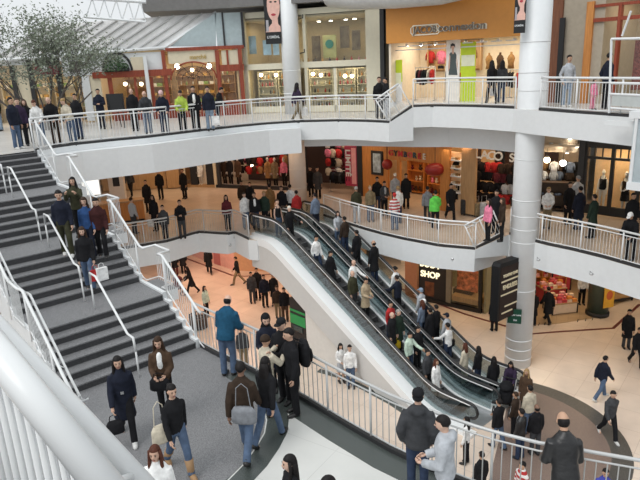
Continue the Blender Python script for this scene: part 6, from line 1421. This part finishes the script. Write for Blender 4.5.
# ------------------------------------------------------------------ indoor tree
tb = at(52, 128, L3); T0 = Vector((tb[0], tb[1]-.6, L3))
tree = empty('indoor_tree', T0, 'airy grey green indoor tree behind the crowd at upper left', 'tree')
BARK = mat('grey_bark', (.10, .085, .075), .8, var=.3, scale=20); rnd = random.Random(11); tips = []
def branch(p, d, ln, r, lv):
    pts = [p]; q = p
    for i in range(4):
        d = (d+Vector((rnd.gauss(0, .12), rnd.gauss(0, .12), rnd.gauss(0, .06)))).normalized(); q = q+d*ln/4; pts.append(q)
        if lv >= 2: tips.append(q)
    mbt.tube(pts, [r*(1-.11*i) for i in range(5)], 6)
    if lv < 3:
        for i in range(3 if lv else 2):
            a = pts[2+i % 3]; n = (d+Vector((rnd.gauss(0, .55), rnd.gauss(0, .3), rnd.uniform(-.1, .5)))).normalized(); branch(a, n, ln*rnd.uniform(.6, .85), r*.55, lv+1)
for i, (dx, dz) in enumerate(((-.9, .9), (-.5, 1), (-.1, 1), (.3, 1), (.7, .85), (1.0, .7), (-1.2, .7), (1.25, .75))):
    mbt = MB(); branch(T0+Vector((dx*.5, rnd.gauss(0, .1), .3)), Vector((dx*.7, rnd.gauss(0, .12), dz)).normalized(), 2.3, .05, 0); mbt.build('trunk', BARK, tree, True)
mb = MB(); 
for c in range(len(tips)):
    t = tips[c]
    for i in range(13):
        p = t+Vector((rnd.gauss(0, .28), rnd.gauss(0, .28), rnd.gauss(0, .2))); d = Vector((rnd.gauss(0, 1), rnd.gauss(0, 1), rnd.gauss(0, .7)))  .normalized()*.07; e = d.orthogonal(); e.rotate(Matrix.Rotation(rnd.uniform(0, 6), 3, d)); e = e.normalized()*.032
        mb.add([p-d, p+e, p+d, p-e], [(0, 1, 2, 3)])
mb.build('foliage', mat('grey_green_leaf', (.20, .23, .17), .6, var=.45, scale=4), tree, kind='stuff')
mb = MB(); mb.loft([(T0.x, T0.y, L3, .55, .55), (T0.x, T0.y, L3+.5, .62, .62), (T0.x, T0.y, L3+.52, .55, .55)], 24); mb.build('planter', mat('planter_grey', (.30, .29, .28), .6), tree)
# ------------------------------------------------------------------ soffit at the top edge
mb = MB(); mb.tube([(1.0, 29.6, 14.75), (2.2, 28.2, 14.5), (3.6, 26.9, 14.36), (5.2, 25.5, 14.32), (6.6, 24.1, 14.5), (7.4, 23.2, 14.75)], .5, 18); structure(mb, 'ceiling_edge', mat('soffit_grey', (.52, .52, .51), .5), 'rounded pale soffit edge at the top over the orange shop', 'ceiling', True)
# ------------------------------------------------------------------ bags and pushchairs
def on(key, x, y, z):
    o = PEOPLE[key]; return o.matrix_basis @ Vector((x, y, z))
def bag(name, key, loc, size, col, label, cat='bag', strap=None, rz=0):
    o = PEOPLE[key]; root = empty(name, on(key, *loc), label, cat, o.rotation_euler.z+rz); w, d, h = size
    mb = MB()
    if name == 'shopping_bag': mb.prism([(-w/2, -d/2), (w/2, -d/2), (w/2, d/2), (-w/2, d/2)], -h, 0)
    else: mb.loft([(0, 0, -h, w*.42, d*.4), (0, 0, -h*.9, w*.5, d*.5), (0, 0, -h*.25, w*.48, d*.48), (0, 0, 0, w*.36, d*.3)], 16)
    link('body', mb.mesh('body', [cmat(col)], name != 'shopping_bag'), root)
    if name == 'backpack':
        m1 = MB(); m1.loft([(0, -d*.5, -h*.85, w*.3, d*.2), (0, -d*.55, -h*.6, w*.34, d*.22), (0, -d*.5, -h*.4, w*.3, d*.18)], 12); link('front_pocket', m1.mesh('front_pocket', [cmat(col)], True), root)
        for sx_ in (-1, 1): m1 = MB(); m1.tube([(sx_*w*.3, d*.3, -.02), (sx_*w*.32, d*.3+.12, .06), (sx_*w*.34, d*.3+.26, -.10), (sx_*w*.34, d*.3+.22, -.3)], .018, 6); link('strap', m1.mesh('strap', [cmat(col)]), root)
    else:
        m1 = MB(); L_ = strap or .12; m1.tube([(-w*.3, 0, -.02), (-w*.22, 0, L_*.8), (0, 0, L_), (w*.22, 0, L_*.8), (w*.3, 0, -.02)], .008, 6); link('handle', m1.mesh('handle', [cmat(col)]), root)
    return root
def hand(key, s):  # grip point of the left (0) or right (1) hand
    P = pose_meshes([f.split('|')[4] for f in ROWS.strip().split('\n') if f.split('|')[0] == key][0]); p = Vector(P['TT'](P['ARM'][s][3])); return (p.x, p.y, p.z)
def handbag(name, key, s, size, col, label, strap=.12):
    x, y, z = hand(key, s); return bag(name, key, (x, y, z-strap-.05), size, col, label, strap=strap)
handbag('handbag', 'p2', 1, (.30, .13, .24), 'black', 'dark handbag held by the woman in the navy coat at the stair foot')
bag('shoulder_bag', 'p4', (.27, .02, 1.02), (.32, .14, .30), 'cream', 'cream shoulder bag on the woman with tan boots', strap=.42)
bag('handbag', 'p3', (.02, .30, 1.0), (.36, .16, .24), 'black', 'black bag held before the woman in the brown jacket', strap=.1)
bag('messenger_bag', 'p6', (.06, -.20, 1.02), (.42, .12, .30), 'grey', 'grey messenger bag on the back of the man in the brown sweater', strap=.42)
bag('backpack', 'p11', (0, -.24, 1.42), (.34, .2, .48), 'black', 'black backpack worn by the young man in black', rz=0)
hx, hy, hz = hand('s5', 0); bag('shopping_bag', 's5', (hx-.17, hy+.02, hz-.13), (.26, .10, .32), 'white', 'white shopping bag carried by the woman in black jacket on the stairs', rz=.5)
handbag('shopping_bag', 's5', 0, (.24, .10, .28), 'red', 'red shopping bag carried by the woman in black jacket on the stairs')
handbag('shopping_bag', 'c4', 1, (.30, .10, .34), 'white', 'white shopping bag carried by the woman in long black coat')
handbag('shopping_bag', 'a17', 1, (.28, .10, .36), 'white', 'white shopping bag carried past the upper column')
handbag('shopping_bag', 'a15', 0, (.30, .10, .36), 'white', 'white shopping bag beside the pale jeans at the upper railing')
handbag('shopping_bag', 'b4', 1, (.26, .10, .30), 'white', 'white shopping bag carried before the orange shop')
handbag('shopping_bag', 'e10', 0, (.24, .10, .34), 'yellow', 'yellow shopping bag on the near escalator') if CLOTH.setdefault('yellow', (.75, .50, .03)) else 0
handbag('handbag', 'e5', 1, (.30, .13, .24), 'purple', 'purple handbag on the near escalator')
bag('shoulder_bag', 'f13', (.24, -.02, .98), (.30, .12, .26), 'black', 'black shoulder bag on the man in the white shirt', strap=.46)
def pushchair(key, label, col):
    o = PEOPLE[key]; root = empty('pushchair', on(key, 0, .85, 0), label, 'pushchair', o.rotation_euler.z); m = cmat(col)
    mb = MB(); mb.loft([(0, .0, .35, .17, .2), (0, 0, .5, .22, .26), (0, -.05, .75, .22, .2), (0, -.12, .95, .21, .14)], 14); link('seat', mb.mesh('seat', [m], True), root)
    mb = MB(); mb.ball((0, -.05, .9), (.24, .28, .22), 14, 8, warp=lambda p: (p[0], p[1], max(p[2], -.1))); link('hood', mb.mesh('hood', [m], True), root)
    for sx_ in (-1, 1):
        mb = MB(); mb.tube([(sx_*.24, .38, .15), (sx_*.24, -.1, .55), (sx_*.24, -.5, 1.02)], .016, 8); link('frame', mb.mesh('frame', [STEEL]), root)
        for y in (-.3, .36):
            mb = MB(); mb.tube([(sx_*.26+.05*math.cos(0), y+.14*math.cos(2*PI*i/16), .15+.14*math.sin(2*PI*i/16)) for i in range(17)], .022, 6); link('wheel', mb.mesh('wheel', [BLACK]), root)
    mb = MB(); mb.tube([(-.24, -.5, 1.02), (.24, -.5, 1.02)], .018, 8); link('handle', mb.mesh('handle', [BLACK]), root)
pushchair('f17', 'dark pushchair before the large column at the escalator foot', 'black'); pushchair('h9', 'dark red pushchair pushed by the woman in black coat under the middle level', 'maroon')
# ================================================================== LIGHT
w = bpy.data.worlds.new('daylight'); SC.world = w; w.use_nodes = True
nt = w.node_tree; bg = nt.nodes['Background']
tc = nt.nodes.new('ShaderNodeTexCoord'); sx = nt.nodes.new('ShaderNodeSeparateXYZ'); cr = nt.nodes.new('ShaderNodeValToRGB')
mr = nt.nodes.new('ShaderNodeMapRange'); mr.inputs[1].default_value = -1; mr.inputs[2].default_value = 1
nt.links.new(tc.outputs['Generated'], sx.inputs[0]); nt.links.new(sx.outputs['Z'], mr.inputs[0]); nt.links.new(mr.outputs[0], cr.inputs[0]); nt.links.new(cr.outputs[0], bg.inputs[0])
cr.color_ramp.elements[0].position = .35; cr.color_ramp.elements[0].color = (.10, .10, .10, 1)
cr.color_ramp.elements[1].position = .95; cr.color_ramp.elements[1].color = (.92, .97, 1.0, 1)
e = cr.color_ramp.elements.new(.52); e.color = (.75, .78, .80, 1)
bg.inputs['Strength'].default_value = .95
sl = bpy.data.lights.new('sun', 'SUN'); sl.energy = 1.25; sl.angle = .6; sl.color = (1, .98, .95)
so = bpy.data.objects.new('sun', sl); COL.objects.link(so); so.rotation_euler = Vector((.46, .40, -.79)).to_track_quat('-Z', 'Y').to_euler()
SC.view_settings.view_transform = 'Standard'; SC.view_settings.look = 'None'; SC.view_settings.gamma = 1; SC.view_settings.use_curve_mapping = False
SC.view_settings.exposure = .2
